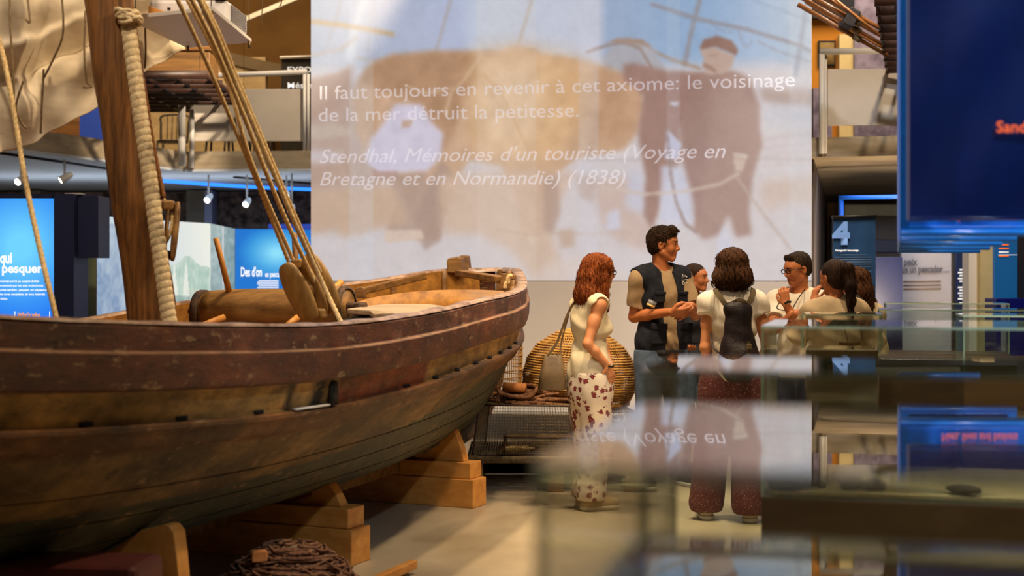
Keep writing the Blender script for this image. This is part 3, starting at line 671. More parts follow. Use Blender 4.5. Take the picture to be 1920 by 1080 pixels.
# framed picture in the ochre room
t = sign('framed_picture', 1534, 1567, 76, 125, 18.45, M['black'], 'small framed print on the ochre wall upstairs', 'picture')
p, q = px(1537, 121, 18.44), px(1564, 80, 18.44); MB().box(((p.x+q.x)/2, 18.44, (p.z+q.z)/2), (q.x-p.x, .02, q.z-p.z)).build('print', pmat('print', (120, 96, 50), (176, 146, 90), scale=6), t)
# bundle of fishing poles, right
POLE = pmat('varnished_pole', (120, 70, 30), (176, 116, 60), scale=3, rough=.35)
for i, (a, b, c, d, r, dd) in enumerate(((1500, -32, 1662, 60, .022, 12.2), (1500, -18, 1662, 72, .024, 12.25), (1500, -6, 1662, 88, .02, 12.3), (1496, 8, 1664, 104, .022, 12.35), (1540, -22, 1664, 78, .014, 12.15), (1510, 4, 1664, 96, .013, 12.5))):
    t = thing('fishing_pole', px(a, b, dd), ('varnished fishing pole at the %s of the slanting bundle' % ('top', '', '', 'bottom')[i]) if i in (0, 3) else 'varnished fishing pole in the slanting bundle under the roof', 'pole', None if i in (0, 3) else 'poles in the middle of the bundle')
    MB().tube([px(a, b, dd), px(c, d, dd)], [r, r*.8], 10).build('shaft', POLE, t)
    if i < 4: MB().tube([px(a+(c-a)*.62, b+(d-b)*.62, dd), px(a+(c-a)*.7, b+(d-b)*.7, dd)], r*1.35, 10).build('ferrule', M['wire'], t)
mb = MB(); mb.box(px(1590, 38, 12.3), (.1, .3, .16), R=Matrix.Rotation(.5, 3, 'Y')); tagp(mb.build('pole_clamp', M['dark'], bevel=.01), 'dark clamp gripping the slanting bundle of poles', 'clamp')
# ---------------------------------------------------------------- left: lit panels
def painted(name, mat, parent, cols, nx, ny, fpt, fcol):
    pts = []; U = np.linspace(0, 1, nx); V = np.linspace(0, 1, ny); mb = MB()
    for v in V:
        for u in U: pts.append(fpt(u, v))
    mb.v = pts; mb.f = [(j*nx+i, j*nx+i+1, (j+1)*nx+i+1, (j+1)*nx+i) for j in range(ny-1) for i in range(nx-1)]; mb.mi = [0]*len(mb.f)
    o = mb.build(name, mat, parent); UU, VV = np.meshgrid(U, V); c = fcol(UU, VV)/255.
    c = np.where(c <= .04045, c/12.92, ((c+.055)/1.055)**2.4); setcol(o.data, c.reshape(-1, 3)); return o
M['lightbox'] = emat('backlit_film', None, 1.0, 'Col')
M['lightbox2'] = emat('backlit_print', None, .88, 'Col', base=(90, 90, 90))
def mixc(a, b, t): return np.array(a, float)+(np.array(b, float)-np.array(a, float))*t[..., None]
DL = 10.6
t = thing('light_box_panel', px(50, 524, DL).xy.to_3d(), 'glowing blue text panel in a navy surround at the left edge', 'display panel')
p0, p1 = px(-120, 620, DL), px(101, 372, DL)
painted('lit_face', M['lightbox'], t, None, 30, 40, lambda u, v: (p0.x+(p1.x-p0.x)*u, DL, .35+(p1.z-.35)*v),
        lambda u, v: mixc((0, 92, 240), (110, 212, 255), np.clip(1.15-1.9*np.hypot((u-.72)*.8, (v-.80)*1.5), 0, 1)))
x1 = px(140, 0, DL).x
mb = MB(); zt = px(0, 364, DL).z
mb.box(((p1.x+x1)/2+.01, DL+.14, zt/2), (x1-p1.x-.01, .36, zt)); mb.box(((p0.x+p1.x)/2, DL+.16, zt/2), (p1.x-p0.x+.1, .3, zt)); mb.box(((p0.x+p1.x)/2, DL-.01, (zt+p1.z)/2), (p1.x-p0.x, .04, zt-p1.z)); mb.box(((p0.x+p1.x)/2, DL-.005, .17), (p1.x-p0.x, .03, .35))
mb.build('surround', M['navy'], t, smooth=False)
q0, q1 = px(141, 483, DL+.05), px(183, 366, DL+.05)
MB().box(((q0.x+q1.x)/2, DL+.22, (q0.z+q1.z)/2), (q1.x-q0.x, .3, q1.z-q0.z)).build('side_box', M['navy'], t, bevel=.004)
MB().box((px(133, 0, DL).x, DL+.1, zt+.006), (.12, .12, .012)).build('cap_strip', M['white'], t)
def lx(s, x, y, size, mat, width=None, bold=.03, **k): return text(s, 'lettering', mat, t, px(x, y, DL-.03), (1, 0, 0), (0, 0, 1), size/F*DL*1.38, bold, width=width/F*DL if width else None, **k)
lx('qui', 0, 493, 21, M['lit_t'], 22, .03); lx('pesquer', 3, 511, 17, M['lit_t'], 76, .03)
for k, (s, wd) in enumerate((('mes han sorgit un conjunt d\'oficis', 73), ('omentaris que han anat evolucionant', 81), ('unitat marítima i pesquera, tot adaptant-se', 88), ('les noves necessitats, als nous materials', 84), ('i tècniques.', 14))):
    lx(s, 0, 529+8.2*k, 4.6, M['lit_t'], wd, .02)
lx("Who's who", 33, 594, 8, M['lit_o'], 43, .04)
for xx in (28, 93): MB().box(px(xx, 590, DL-.03), (.004, .004, .05)).build('rule', M['lit_t'], t)
# glass screen beside it
t = thing('glass_screen', px(160, 524, 12.2).xy.to_3d(), 'greenish printed glass screen below the navy box', 'glass screen')
g0, g1 = px(138, 0, 12.2).x, px(180, 0, 12.2).x
painted('printed_glass', acol('olive_print', 'Col', .3), t, None, 20, 40, lambda u, v: (g0+(g1-g0)*u, 12.2, .15*0+1.77*v), lambda u, v: mixc((150, 156, 120), (96, 112, 100), np.clip(.5+.5*np.sin(u*3+v*9)*np.cos(v*5-u*4), 0, 1)))
MB().box(((g0+g1)/2, 12.215, .885), (g1-g0, .02, 1.77)).build('backing', M['wire'], t)
# long curved photo wall
cur = [(178, 14.3, 404), (250, 15.0, 410), (330, 15.5, 415), (395, 15.8, 419), (440, 15.9, 429), (583, 15.6, 431)]
def cpt(x):
    D = np.interp(x, [c[0] for c in cur], [c[1] for c in cur]); y = np.interp(x, [c[0] for c in cur], [c[2] for c in cur]); p = px(x, y, D); return p
t = thing('photo_panel', cpt(300).xy.to_3d(), 'long curved panel of old harbour photographs behind the mast', 'display panel')
NG = np.random.default_rng(11).random((80, 80))
def vn(x, y, s=1.0):
    x = x/s; y = y/s; i = np.floor(x).astype(int) % 79; j = np.floor(y).astype(int) % 79; a = x-np.floor(x); b = y-np.floor(y); a = a*a*(3-2*a); b = b*b*(3-2*b)
    return (NG[i, j]*(1-a)+NG[i+1, j]*a)*(1-b)+(NG[i, j+1]*(1-a)+NG[i+1, j+1]*a)*b
def harbour(u, v):
    x = 178+u*262; y = 610-v*205
    c = mixc((206, 214, 214), (190, 206, 206), v)
    sky = mixc((196, 214, 222), (228, 232, 224), np.clip((x-300)/90, 0, 1)); c = np.where((y < 470)[..., None], sky, c)
    mtn = (y > 442-26*np.exp(-((x-205)/22)**2)+6*np.sin(x*.2)) & (x < 250); c = np.where(mtn[..., None], mixc((128, 152, 186), (176, 194, 210), np.clip(1.6*(.6*vn(x, y, 11)+.4*vn(x, y, 4))-.3, 0, 1)), c)
    n = .5*vn(x, y*.4, 3)+.5*vn(x, y, 8)
    hill = (y > 458-12*np.exp(-((x-352)/16)**2)-4*n) & (y < 490) & (x >= 250) & (x < 393); c = np.where(hill[..., None], mixc((130, 176, 168), (206, 222, 210), n), c)
    water = (y >= 490) & (y < 572) & (x >= 250) & (x < 393); c = np.where(water[..., None], mixc((112, 148, 146), (176, 204, 200), np.clip(1.5*(.5*vn(x*.25, y, 2.2)+.5*vn(x, y, 13))-.2, 0, 1)), c)
    # a fleet of pale sails
    sails = ((np.abs((x-318) % 22-9) < (y-448)*.16) & (y > 452) & (y < 489) & (x > 318) & (x < 362)); c = np.where(sails[..., None], np.array((222, 230, 220.)), c)
    rt = (x >= 395); c = np.where(rt[..., None], mixc((150, 178, 186), (96, 138, 150), np.clip(1.5*(.5*vn(x, y, 12)+.5*vn(x, y, 4))-.25, 0, 1)), c)
    gap = (np.abs(y-498) < 2) & (x > 395) | (np.abs(x-418) < 1) & (y < 498) & (x > 395); c = np.where(gap[..., None], np.array((200, 206, 210.)), c)
    low = (y > 575) & (x < 393); c = np.where(low[..., None], mixc((170, 190, 220), (200, 208, 214), np.clip((x-180)/150, 0, 1)), c)
    band = (np.abs(y-576-(x-180)*.02) < 1.5); c = np.where(band[..., None], np.array((220, 226, 228.)), c)
    return c
painted('photo_print', M['lightbox2'], t, None, 200, 150, lambda u, v: (lambda p: (p.x, p.y, .2+(p.z-.2)*v))(cpt(178+262*u)), harbour)
mb = MB(); G = [[(lambda p: (p.x, p.y+.04, .0+(p.z)*v))(cpt(178+262*u)) for v in (0, 1)] for u in np.linspace(0, 1, 20)]; mb.surf(G); G = [[(lambda p: (p.x, p.y+.0+.04*w_, p.z+.0))(cpt(178+262*u)) for w_ in (0, 1)] for u in np.linspace(0, 1, 20)]; mb.surf(G); mb.build('backing', M['white'], t)
for k in range(9): MB().box(px(365, 545+4*k, 15.6), (.16-.02*(k % 3), .004, .006)).build('text_line', M['white'], t)
t = thing('blue_text_panel', cpt(510).xy.to_3d(), 'backlit blue panel reading Des d\'on es pesca beside the screen', 'display panel')
painted('lit_face', M['lightbox'], t, None, 40, 50, lambda u, v: (lambda p: (p.x, p.y, .2+(p.z-.2)*v))(cpt(441+142*u)),
        lambda u, v: mixc((0, 112, 204), (140, 222, 250), np.clip(1.1-2.6*np.hypot((u-.55)*.8, (v-.86)*2.4), 0, 1)))
mb = MB(); G = [[(lambda p: (p.x, p.y+.03, p.z*v))(cpt(441+142*u)) for v in (0, 1)] for u in (0, .5, 1)]; mb.surf(G); mb.build('backing', M['navy'], t)
r_ = (cpt(526)-cpt(452)); r_.z = 0
def px2(x, y): p = cpt(x); return Vector((p.x, p.y-.03, CH+(Y0-y)/F*p.y))
text("Des d'on", 'lettering', M['lit_t'], t, px2(452, 518), r_, (0, 0, 1), .145, .022, width=44/F*15.9)
text("es pesca", 'lettering', M['lit_t'], t, px2(498, 519), r_, (0, 0, 1), .085, .022, width=29/F*15.9)
for k in range(6): MB().box(px2(507, 526+3.2*k), (.28 if k % 3 else .25, .004, .008)).build('text_line', M['lit_t'], t)
# tracks, spotlights, LED line under the gallery
t = thing('light_track', (px(100, 0, 14.2).x, 14.2, 2.74), 'thin dark lighting track under the left gallery', 'light track')
MB().beam(Vector((px(0, 0, 13.6).x, 13.6, 2.728)), Vector((px(205, 0, 15.6).x, 15.6, 2.728)), .03, .02).build('rail', M['dark'], t)
MB().beam(Vector((px(440, 0, 16.8).x, 16.8, 2.728)), Vector((px(640, 0, 18.4).x, 18.4, 2.728)), .05, .02).build('rail', M['dark'], t)
mb = MB(); mb.tube(resample([(px(290, 0, 17.2).x, 17.2, 2.72), (px(400, 0, 18.0).x, 18.0, 2.72), (px(500, 0, 18.6).x, 18.6, 2.72), (px(640, 0, 19.2).x, 19.2, 2.72)], .3), .022, 6)
tagp(mb.build('blue_light_strip', M['led']), 'glowing blue strip light along the gallery soffit', 'strip light')
def spotl(x, y, D, aim, label, group=None, zt=2.74, e=1):
    c = px(x, y, D); t = thing('track_spotlight', (c.x, c.y, zt), label, 'spotlight', group); a = Vector(aim).normalized()
    MB().tube([c+Vector((0, 0, .03)), Vector((c.x, c.y, zt))], .012, 8).build('stem', M['white'], t)
    h = MB(); h.lathe([(0, -.09), (.022, -.09), (.036, -.05), (.042, .05), (.04, .055), (.034, .05)], c, a, 16); h = h.build('head', M['white'], t)
    MB().lathe([(0, .045), (.036, .045)], c, a, 16).build('lamp_face', M['lamp'], h)
    return t
spotl(39, 338, 13.8, (-.4, -1, -.5), 'white track spotlight above the left light box')
spotl(121, 334, 14.5, (-.7, -.5, -.5), 'white track spotlight right of the one above the light box')
spotl(391, 372, 16.6, (-.2, -1, -.6), 'white track spotlight left of the paired ropes')
spotl(463, 380, 16.6, (-.2, -1, -.6), 'white track spotlight behind the paired ropes')
spotl(537, 366, 16.7, (.0, -1, -.5), 'white track spotlight upper right, beside the screen')
spotl(547, 392, 16.4, (0, -1, -.6), 'white track spotlight lower right, beside the screen')
# ---------------------------------------------------------------- right side: standing and hanging things
t = sign('number_banner', 1562, 1642, 407, 610, 11.6, pmat('slate_blue_banner', (34, 66, 108), (52, 88, 130), scale=1.5, rough=.3, bump=.3, bscale=3), 'slate blue banner with a big figure 4 behind the women', 'banner', .012, Lz=.12)
MB().tube([px(1560, 407, 11.58), px(1644, 405, 11.58)], .012, 8).build('top_rail', M['dark'], t)
MB().box((px(1602, 0, 11.6).x, 11.6, .06), (.4, .3, .1)).build('foot', M['dark'], t, bevel=.01)
BL = emat('pale_blue_lettering', (120, 160, 220), .25, base=(120, 160, 220))
text('4', 'figure_four', BL, t, px(1563, 456, 11.58), (1, 0, 0), (0, 0, 1), .235, .06, width=.145)
text('Navegació i tecnologia', 'lettering', M['white_t'], t, px(1566, 471, 11.58), (1, 0, 0), (0, 0, 1), .022, .03, width=.19)
GL = pmat('grey_blue_text', (110, 140, 176), rough=.6)
for k in range(26):
    y = 478+4.4*k
    if k in (6, 12, 18): continue
    MB().box(px(1600, y, 11.585), ((68 if k % 6 else 50)/F*11.6, .002, .006)).build('text_line', GL, t)
# blue portal frame
BLM = pmat('blue_tube', (30, 96, 200), rough=.35)
t = thing('blue_portal_frame', px(1577, 524, 14.6).xy.to_3d(), 'blue tubular portal frame under the right gallery', 'frame')
MB().beam(px(1577, 1000, 14.6).xy.to_3d(), px(1577, 372, 14.6), .04, .05, up=(0, 1, 0)).build('upright', BLM, t)
MB().beam(px(1573, 371, 14.6), px(1800, 367, 14.2), .05, .04).build('lintel', BLM, t)
def board(name, a, b, t_, D, mat, label, cat, th=.06, group=None): return sign(name, a, b, t_, 600, D, mat, label, cat, th, group, Lz=0)
M['greybeam'] = pmat('olive_beam', (140, 130, 96), (156, 146, 112), rough=.8)
struct('trim_10', wallpx('x', 1584, 1800, 384, 404, 18, M['greybeam'], .3, False), M['greybeam'], smooth=False)
struct('wall_right_back', wallpx('x', 1560, 1980, 404, 1000, 19.5, M['greyp'], .2, False), M['greyp'], smooth=False)
board('navy_partition', 1640, 1692, 482, 14.3, M['navy'], 'low navy partition right of the figure 4 banner', 'partition', .2)
MB_ = MB().box(px(1700, 462, 17.5), (.95, .3, .16)); tagp(MB_.build('navy_beam_box', M['navy'], bevel=.01), 'navy box beam high behind the navy partition', 'beam')
t = board('quote_panel', 1690, 1786, 471, 15.2, M['greyp'], 'grey panel with dark lettering about a fisherman', 'display panel', .06)
text('un peix', 'lettering', M['grey_t'], t, px(1676, 497, 15.18), (1, 0, 0), (0, 0, 1), .11, .03, width=.25)
text('que un pescador…', 'lettering', M['grey_t'], t, px(1684, 511, 15.18), (1, 0, 0), (0, 0, 1), .11, .03, width=.54)
for k in range(3): MB().box(px(1729, 527+7*k, 15.19), (.4, .004, .014)).build('text_line', pmat('tan_text', (140, 116, 100), rough=.7), t)
board('dark_post', 1786, 1791, 440, 15.0, M['dark'], 'thin dark post beside the grey lettered panel', 'post', .05)
t = board('navy_info_panel', 1793, 1817, 440, 13.6, pmat('navy_info', (28, 48, 96), rough=.5), 'narrow navy panel with white text blocks', 'display panel', .04)
for k in range(10): MB().box(px(1805, 506+5.4*k+(6 if k > 4 else 0), 13.59), (.09 if k % 2 else .06, .004, .016)).build('text_line', M['white_t'], t)
board('white_column', 1817, 1838, 440, 13.2, pmat('bright_white', (236, 228, 214), rough=.6), 'bright white column panel beside the cream one', 'column', .2)
board('cream_column', 1838, 1865, 430, 13.1, M['cream'], 'cream column panel beside the teal panel', 'column', .25)
t = board('teal_panel', 1865, 1916, 440, 13.0, emat('teal_backlit', (16, 88, 140), .5, base=(14, 70, 120)), 'teal text panel at the right edge', 'display panel', .06)
for k, m_ in enumerate(('orange_t', 'orange_t', 'white_t', 'orange_t')): MB().box(px(1882, 459+7*k, 12.99), (.09, .004, .014)).build('text_line', M[m_], t)
MB().box(px(1892, 478, 12.99), (.2, .003, .006)).build('rule', M['white_t'], t)
tagp(MB().box(px(1935, 0, 12.8).xy.to_3d()+Vector((0, 0, 1.2)), (.2, .2, 2.4)).build('black_column', M['black'], bevel=.01), 'black column at the right edge beside the teal panel', 'column')
t = board('low_blue_plinth', 1868, 1990, 560, 12.4, pmat('royal_blue', (6, 20, 130), rough=.4), 'low royal blue plinth in front of the teal panel', 'plinth', .3)
# hanging blue banners, one behind the other
def banner(D, xl, yb, label, wd=.385, first=False):
    L = px(xl, yb, D); ztop = 3.2; t = thing('hanging_banner', (L.x+wd/2, D, L.z), label, 'banner')
    ang = math.radians(-2); r = Vector((math.cos(ang), math.sin(ang), 0)); n = Vector((-r.y, r.x, 0))
    def Q(u, z, d=0): return Vector((L.x, D, 0))+r*u+n*d+Vector((0, 0, z))
    b = .004 if first == 'dark' else .03
    mb = MB()
    for a0, a1, z0, z1 in ((0, b, L.z, ztop), (wd-b, wd, L.z, ztop), (b, wd-b, L.z, L.z+b*.9), (b, wd-b, ztop-b, ztop)):
        mb.prism([Q(a0, z0), Q(a1, z0), Q(a1, z1), Q(a0, z1)], n*.03)
    mb.build('hem', M['vinyl' if first == 'dark' else 'vinylb'], t, bevel=.0015)
    mb = MB(); G = [[Q(b+(wd-2*b)*u, L.z+b*.9+(ztop-L.z-b*1.9)*v, .012+.006*math.sin(9*u+5*v)+.004*math.sin(23*v-7*u)) for v in np.linspace(0, 1, 40)] for u in np.linspace(0, 1, 20)]
    mb.surf(G, flip=True); mb.build('sheet', M['vinylb' if first == 'bright' else 'vinyl'], t)
    MB().tube([Q(.004, L.z+.004), Q(wd-.004, L.z+.004)], .006 if first == 'dark' else .011, 12).build('bottom_rod', M['vinyl' if first == 'dark' else 'vinylb'], t)
    for u in (.03, wd-.03): MB().tube([Q(u, ztop, .015), Q(u, 6.5, .015)], .002, 5).build('cord', M['dark'], t)
    return t, Q, L
b1, Q, L = banner(4.0, 1705, 413, 'nearest hanging banner, plain dark blue with orange lettering', .42, 'dark')
text('Sandi', 'lettering', M['orange_t'], b1, Q(.24, px(0, 249, 4.0).z, -.006), (1, -.03, 0), (0, 0, 1), .045, .01)
b2, Q, L = banner(4.5, 1687, 440, 'bright blue banner just behind the nearest dark one', .43, 'bright')
text('Nets, lines and baskets', 'lettering', M['orange_t'], b2, Q(.13, px(0, 414, 4.5).z, -.006), (1, -.03, 0), (0, 0, 1), .036, .01, width=.236)
text('palangres et nasses', 'lettering', M['teal_t'], b2, Q(.13, px(0, 388, 4.5).z, -.006), (1, -.03, 0), (0, 0, 1), .034, .01, width=.20)
for D, x, y, w_, lb in ((4.9, 1687, 450, .40, 'third hanging blue banner, widest of the stepped lower edges'), (5.3, 1687, 459, .38, 'fourth hanging blue banner, its edge ending above the cream column'), (5.9, 1686, 466, .375, 'fifth hanging blue banner, narrow strip in view'), (6.5, 1685, 472, .37, 'rearmost hanging blue banner, its lower edge the lowest')):
    banner(D, x, y, lb, w_)
# ---------------------------------------------------------------- the fishing boat
TIP = Vector((-.086, 11.43, 0)); UA = Vector((-.375, -.927, 0)); NA = Vector((.927, -.375, 0))
def smooth_i(x, xs, ys):
    xs = np.array(xs, float); ys = np.array(ys, float); m = np.gradient(ys, xs); i = int(np.clip(np.searchsorted(xs, x)-1, 0, len(xs)-2))
    h = xs[i+1]-xs[i]; t = (x-xs[i])/h; t2 = t*t; t3 = t2*t
    return (2*t3-3*t2+1)*ys[i]+(t3-2*t2+t)*h*m[i]+(-2*t3+3*t2)*ys[i+1]+(t3-t2)*h*m[i+1]
def bb(s): return max(.03, smooth_i(s, [0, .1, .3, .5, 1, 1.5, 2, 2.5, 3, 3.8, 5, 6, 7, 8, 8.7, 9], [.05, .14, .25, .35, .585, .775, .92, 1.03, 1.11, 1.2, 1.25, 1.22, 1.1, .8, .4, .05]))
def zg(s): return smooth_i(s, [0, .5, 1, 1.5, 2, 3, 4, 5, 6, 7, 8, 9], [1.605, 1.585, 1.515, 1.465, 1.435, 1.395, 1.345, 1.318, 1.345, 1.40, 1.5, 1.62])
def zk(s): return smooth_i(s, [0, .15, .4, .8, 1.2, 2, 4.5, 7, 8, 8.6, 9], [.95, .70, .50, .38, .33, .30, .28, .30, .40, .7, 1.1])
def hullpt(s, d, side=1, off=0.0):
    z0, z1 = zg(s), zk(s); r = np.clip(d/(z0-z1), 0, 1); e = np.clip(s/3.2, 0, 1)*np.clip((9-s)/2.5, 0, 1); m = 1.55+.55*e; n = 1.3+.6*e
    w_ = bb(s)*(max(0, 1-r**m))**(1/n)*(1+.03*math.sin(PI*min(1, r*1.6)))
    return TIP+UA*s+NA*side*(w_+off)+Vector((0, 0, z0-d+(.085*side*w_*min(1, max(0, (s-2)/2)) if side < 0 else 0)))
prof = [(0, .015), (.012, .03), (.095, .022), (.102, .028), (.108, .046), (.20, .048), (.232, .044), (.24, .03), (.246, 0), (.355, 0), (.362, .012), (.37, .046), (.385, .05), (.402, .034), (.44, .032), (.462, .022), (.468, 0), (.485, -.003)]
boat = thing('fishing_boat', TIP+UA*4.5, 'large weathered wooden fishing boat with maroon rails resting on pine cradles', 'boat')
ss = np.concatenate([np.linspace(0, 1.5, 34), np.linspace(1.5, 9, 140)[1:]])
hullcols = {}
def prof_at(d):
    xs_ = [p[0] for p in prof]; return np.interp(d, xs_, [p[1] for p in prof], right=0)
def depths(s):
    H = zg(s)-zk(s); t = np.linspace(0, 1, 44)[1:]; ds = [p[0] for p in prof]+list(.485+(H-.485)*t); out = [(d, prof_at(d)) for d in ds]
    for q in (.24, .45, .66): out += [(.485+(H-.485)*(q+e), o) for e, o in ((-.006, 0), (-.002, -.008), (.002, -.008), (.006, .0))]
    return sorted(out)
for side in (1, -1):
    G = []; cl = []
    for i, s in enumerate(ss):
        row = []; fade = np.clip(s/.12, 0, 1)
        for j, (d, o) in enumerate(depths(s)):
            wob = .004*math.sin(3.1*s+7*d)+.003*math.sin(11*s+2*d) if j > 2 else .003*math.sin(9*s)
            p = hullpt(s, d, side, (o*fade+(wob if o > 0 else 0))); row.append(p)
            nz_ = .5+.25*math.sin(4.3*s+9*d)+.25*math.sin(9.1*s-13*d+1)
            zz = p.z; wl = .64+.03*(s-5.6)**2
            if d < .245: c = np.array((92, 50, 30))*(.85+.3*nz_); c = c if not .098 < d < .104 else np.array((170, 132, 100))  # pale line paints in the lit top edge of the lower rail
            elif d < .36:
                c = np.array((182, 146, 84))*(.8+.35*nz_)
                if 3.9 < s < 4.9: c = np.array((138, 72, 44))*(.85+.3*nz_)
                if 5.03 < s < 5.12 or 5.28 < s < 5.36: c = np.array((30, 22, 18))
            elif d < .485: c = np.array((104, 70, 38))*(.75+.5*nz_)
            elif zz > wl: c = np.array((118, 94, 56))*(.65+.6*nz_)
            else: c = np.array((66, 70, 52))*(.85+.2*nz_)
            cl.append(lin(np.clip(c, 0, 255)))
        G.append(row)
    mb = MB(); mb.surf(G, flip=(side == 1))
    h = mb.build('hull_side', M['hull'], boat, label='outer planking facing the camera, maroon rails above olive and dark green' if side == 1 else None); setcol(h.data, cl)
    em = h.modifiers.new('e', 'EDGE_SPLIT'); em.split_angle = math.radians(35)
# caps and inner skin
for side in (1, -1):
    mb = MB(); mb.surf([[hullpt(s, 0, side, .03), hullpt(s, -.012, side, .02+.006*math.sin(7*s)), hullpt(s, -.012+.004*math.sin(13*s), side, -.04), hullpt(s, .02, side, -.06)] for s in ss], flip=(side == 1))
    mb.build('gunwale_cap', pmat('highlit_maroon_cap', (112, 80, 56), (196, 164, 140), scale=9, rough=.3, bump=.3), boat)  # pale tone puts the overhead highlight into the cap's colour
    G = []
    for s in ss[3:-6]:
        H = zg(s)-zk(s); G.append([hullpt(s, d, side, -.06*np.clip(bb(s)/.3, .2, 1)) for d in np.linspace(0.0, H*.93, 26)])
    mb = MB(); mb.surf(G, flip=(side == -1)); mb.build('inner_planking', M['hullin'], boat, label='orange-brown inner planking')
# ribs inside
for side in (1, -1):
    for s in np.arange(.5, 8.4, .45):
        pts = [hullpt(s, d, side, -.075) for d in np.linspace(.0, (zg(s)-zk(s))*.8, 12)]
        MB().tube(pts, .024, 6).build('rib', M['oldwood'], boat)
# side clamps (stringers) at the far side with frame heads
def bpoly(pts, th, name, mat, par=boat, bevel=.006, **k):
    return MB().prism([Vector(p) for p in pts], th).build(name, mat, par, bevel=bevel, **k)
MB().beam(px(679, 546, 10.28), px(797, 517, 10.62), .05, .05).build('stringer', M['oldwood'], boat, bevel=.006)
bpoly([px(664, 559, 10.1), px(685, 559, 10.1), px(683, 541, 10.1), px(676, 537, 10.1), px(666, 541, 10.1)], (0, .12, 0), 'frame_head', M['oldwood'])
bpoly([px(650, 560, 10.15), px(662, 558, 10.15), px(662, 546, 10.15), px(655, 545, 10.15)], (0, .1, 0), 'frame_head', M['oldwood'])
MB().beam(px(864, 512, 10.45), px(940, 524, 9.95), .10, .045).build('breast_hook', M['oldwood'], boat, bevel=.006)
bpoly([px(936, 543, 9.9), px(949, 543, 9.9), px(947, 513, 9.9), px(940, 512, 9.9)], (.02, .05, 0), 'stern_frame', M['oldwood'])
mb = MB()
for k, (x, y) in enumerate(((951, 533), (956, 521))): mb.tube(resample([px(x-4, y+9, 9.9), px(x-2, y-2, 9.9), px(x+5, y-4, 9.9)], .01), .016, 8)
mb.build('rope_loop', M['rope'], boat)
bpoly([px(957, 524, 10.2), px(966, 524, 10.2), px(966, 515, 10.2), px(959, 516, 10.2)], (.01, .04, 0), 'thole', M['oldwood'])
# stern post blocks
bpoly([px(838, 512, 11.1), px(866, 512, 11.1), px(864, 483, 11.1), px(858, 481, 11.1), px(840, 484, 11.1), px(837, 489, 11.1)], (.03, .12, 0), 'mooring_post', M['oldwood'], bevel=.01)
bpoly([px(863, 512, 11.25), px(878, 512, 11.25), px(874, 480, 11.25), px(870, 478, 11.25), px(861, 479, 11.25)], (.03, .1, 0), 'mooring_post', M['oldwood'], bevel=.01)
# curved coaming board
tops = [(652, 573, 9.0), (690, 560, 9.2), (740, 551, 9.4), (800, 545, 9.6), (860, 543, 9.8), (905, 543.5, 9.85), (949, 546, 9.85)]
G = []; 
cp = resample([px(*t_) for t_ in tops], .05)
mb = MB(); mb.surf([[p+Vector((0, .03, 0)), p, p-Vector((0, 0, .26)), p+Vector((0, .03, -.26))] for p in cp], closed=True); mb.build('coaming_board', M['hullin'], boat, label='curved orange-brown coaming board')
# deck boards in front of it
dk = [(650, 579, 8.35), (690, 573, 8.7), (722, 570, 8.95), (805, 570, 8.95), (830, 573, 8.6), (845, 577, 8.35), (843, 584, 8.05), (806, 592, 7.85), (768, 600, 7.72), (752, 592, 7.85), (735, 587, 8.0), (700, 589, 8.1), (692, 582, 8.2)]
def zl(p, z): return Vector((p.x, p.y, z))
bpoly([px(*q) for q in dk], (0, 0, -.03), 'stern_deck_board', M['greyw'], label='pale grey worn deck board')
bpoly([px(640, 600, 8.3), px(690, 584, 8.3), px(735, 592, 8.1), px(765, 604, 7.9), px(760, 625, 7.9), px(640, 625, 8.3)], (0, .4, 0), 'locker_front', M['dark'])
# inner bottom and thwarts
fl = [hullpt(s, zg(s)-.72, sd, -.1) for sd in (1, -1) for s in (np.linspace(1.6, 8, 12) if sd == 1 else np.linspace(8, 1.6, 12))]
MB().prism(fl, (0, 0, -.02)).build('bottom_boards', M['oldwood'], boat, smooth=False)
for s in (2.55, 5.4, 6.6): MB().beam(hullpt(s, .36, 1, -.06), hullpt(s, .36, -1, -.06), .2, .035).build('thwart', M['oldwood'], boat, bevel=.006)
# keel and stem
mb = MB(); kp = [TIP+UA*s+Vector((0, 0, zk(s)-.03)) for s in np.linspace(.0, 9, 60)]
for a, b in zip(kp[:-1], kp[1:]): mb.beam(a, b, .07, .12)
mb.build('keel', M['oldwood'], boat, smooth=False)
MB().beam(TIP+Vector((0, 0, .85)), TIP+UA*-.03+Vector((0, 0, 1.6)), .07, .12, up=UA).build('stern_post', M['oldwood'], boat, bevel=.01)
# scuppers: dark pieces standing for the shade in the plank strip's slits
SL = pmat('scupper_shadow', (18, 14, 12), rough=.9)
for s in (4.15, 3.75, 3.4, 3.05, 2.72, 2.4, 2.05, 1.75, 5.55, 6.05, 6.55):
    p = hullpt(s, .352, 1, .006); MB().beam(p-UA*.03, p+UA*.03, .012, .016).build('scupper', SL, boat)
# the gap with the open port
p = hullpt(5.07, .30, 1, .004); q = hullpt(5.07, .30, 1, .004)
MB().beam(hullpt(4.98, .375, 1, .03)+Vector((0, 0, .02)), hullpt(5.3, .37, 1, .03)+Vector((0, 0, .015)), .03, .008).build('port_strip', M['white'], boat)
MB().beam(hullpt(4.94, .3, 1, .006), hullpt(4.94, .3, 1, .012)+UA*.07, .012, .12).build('port_hole', SL, boat)
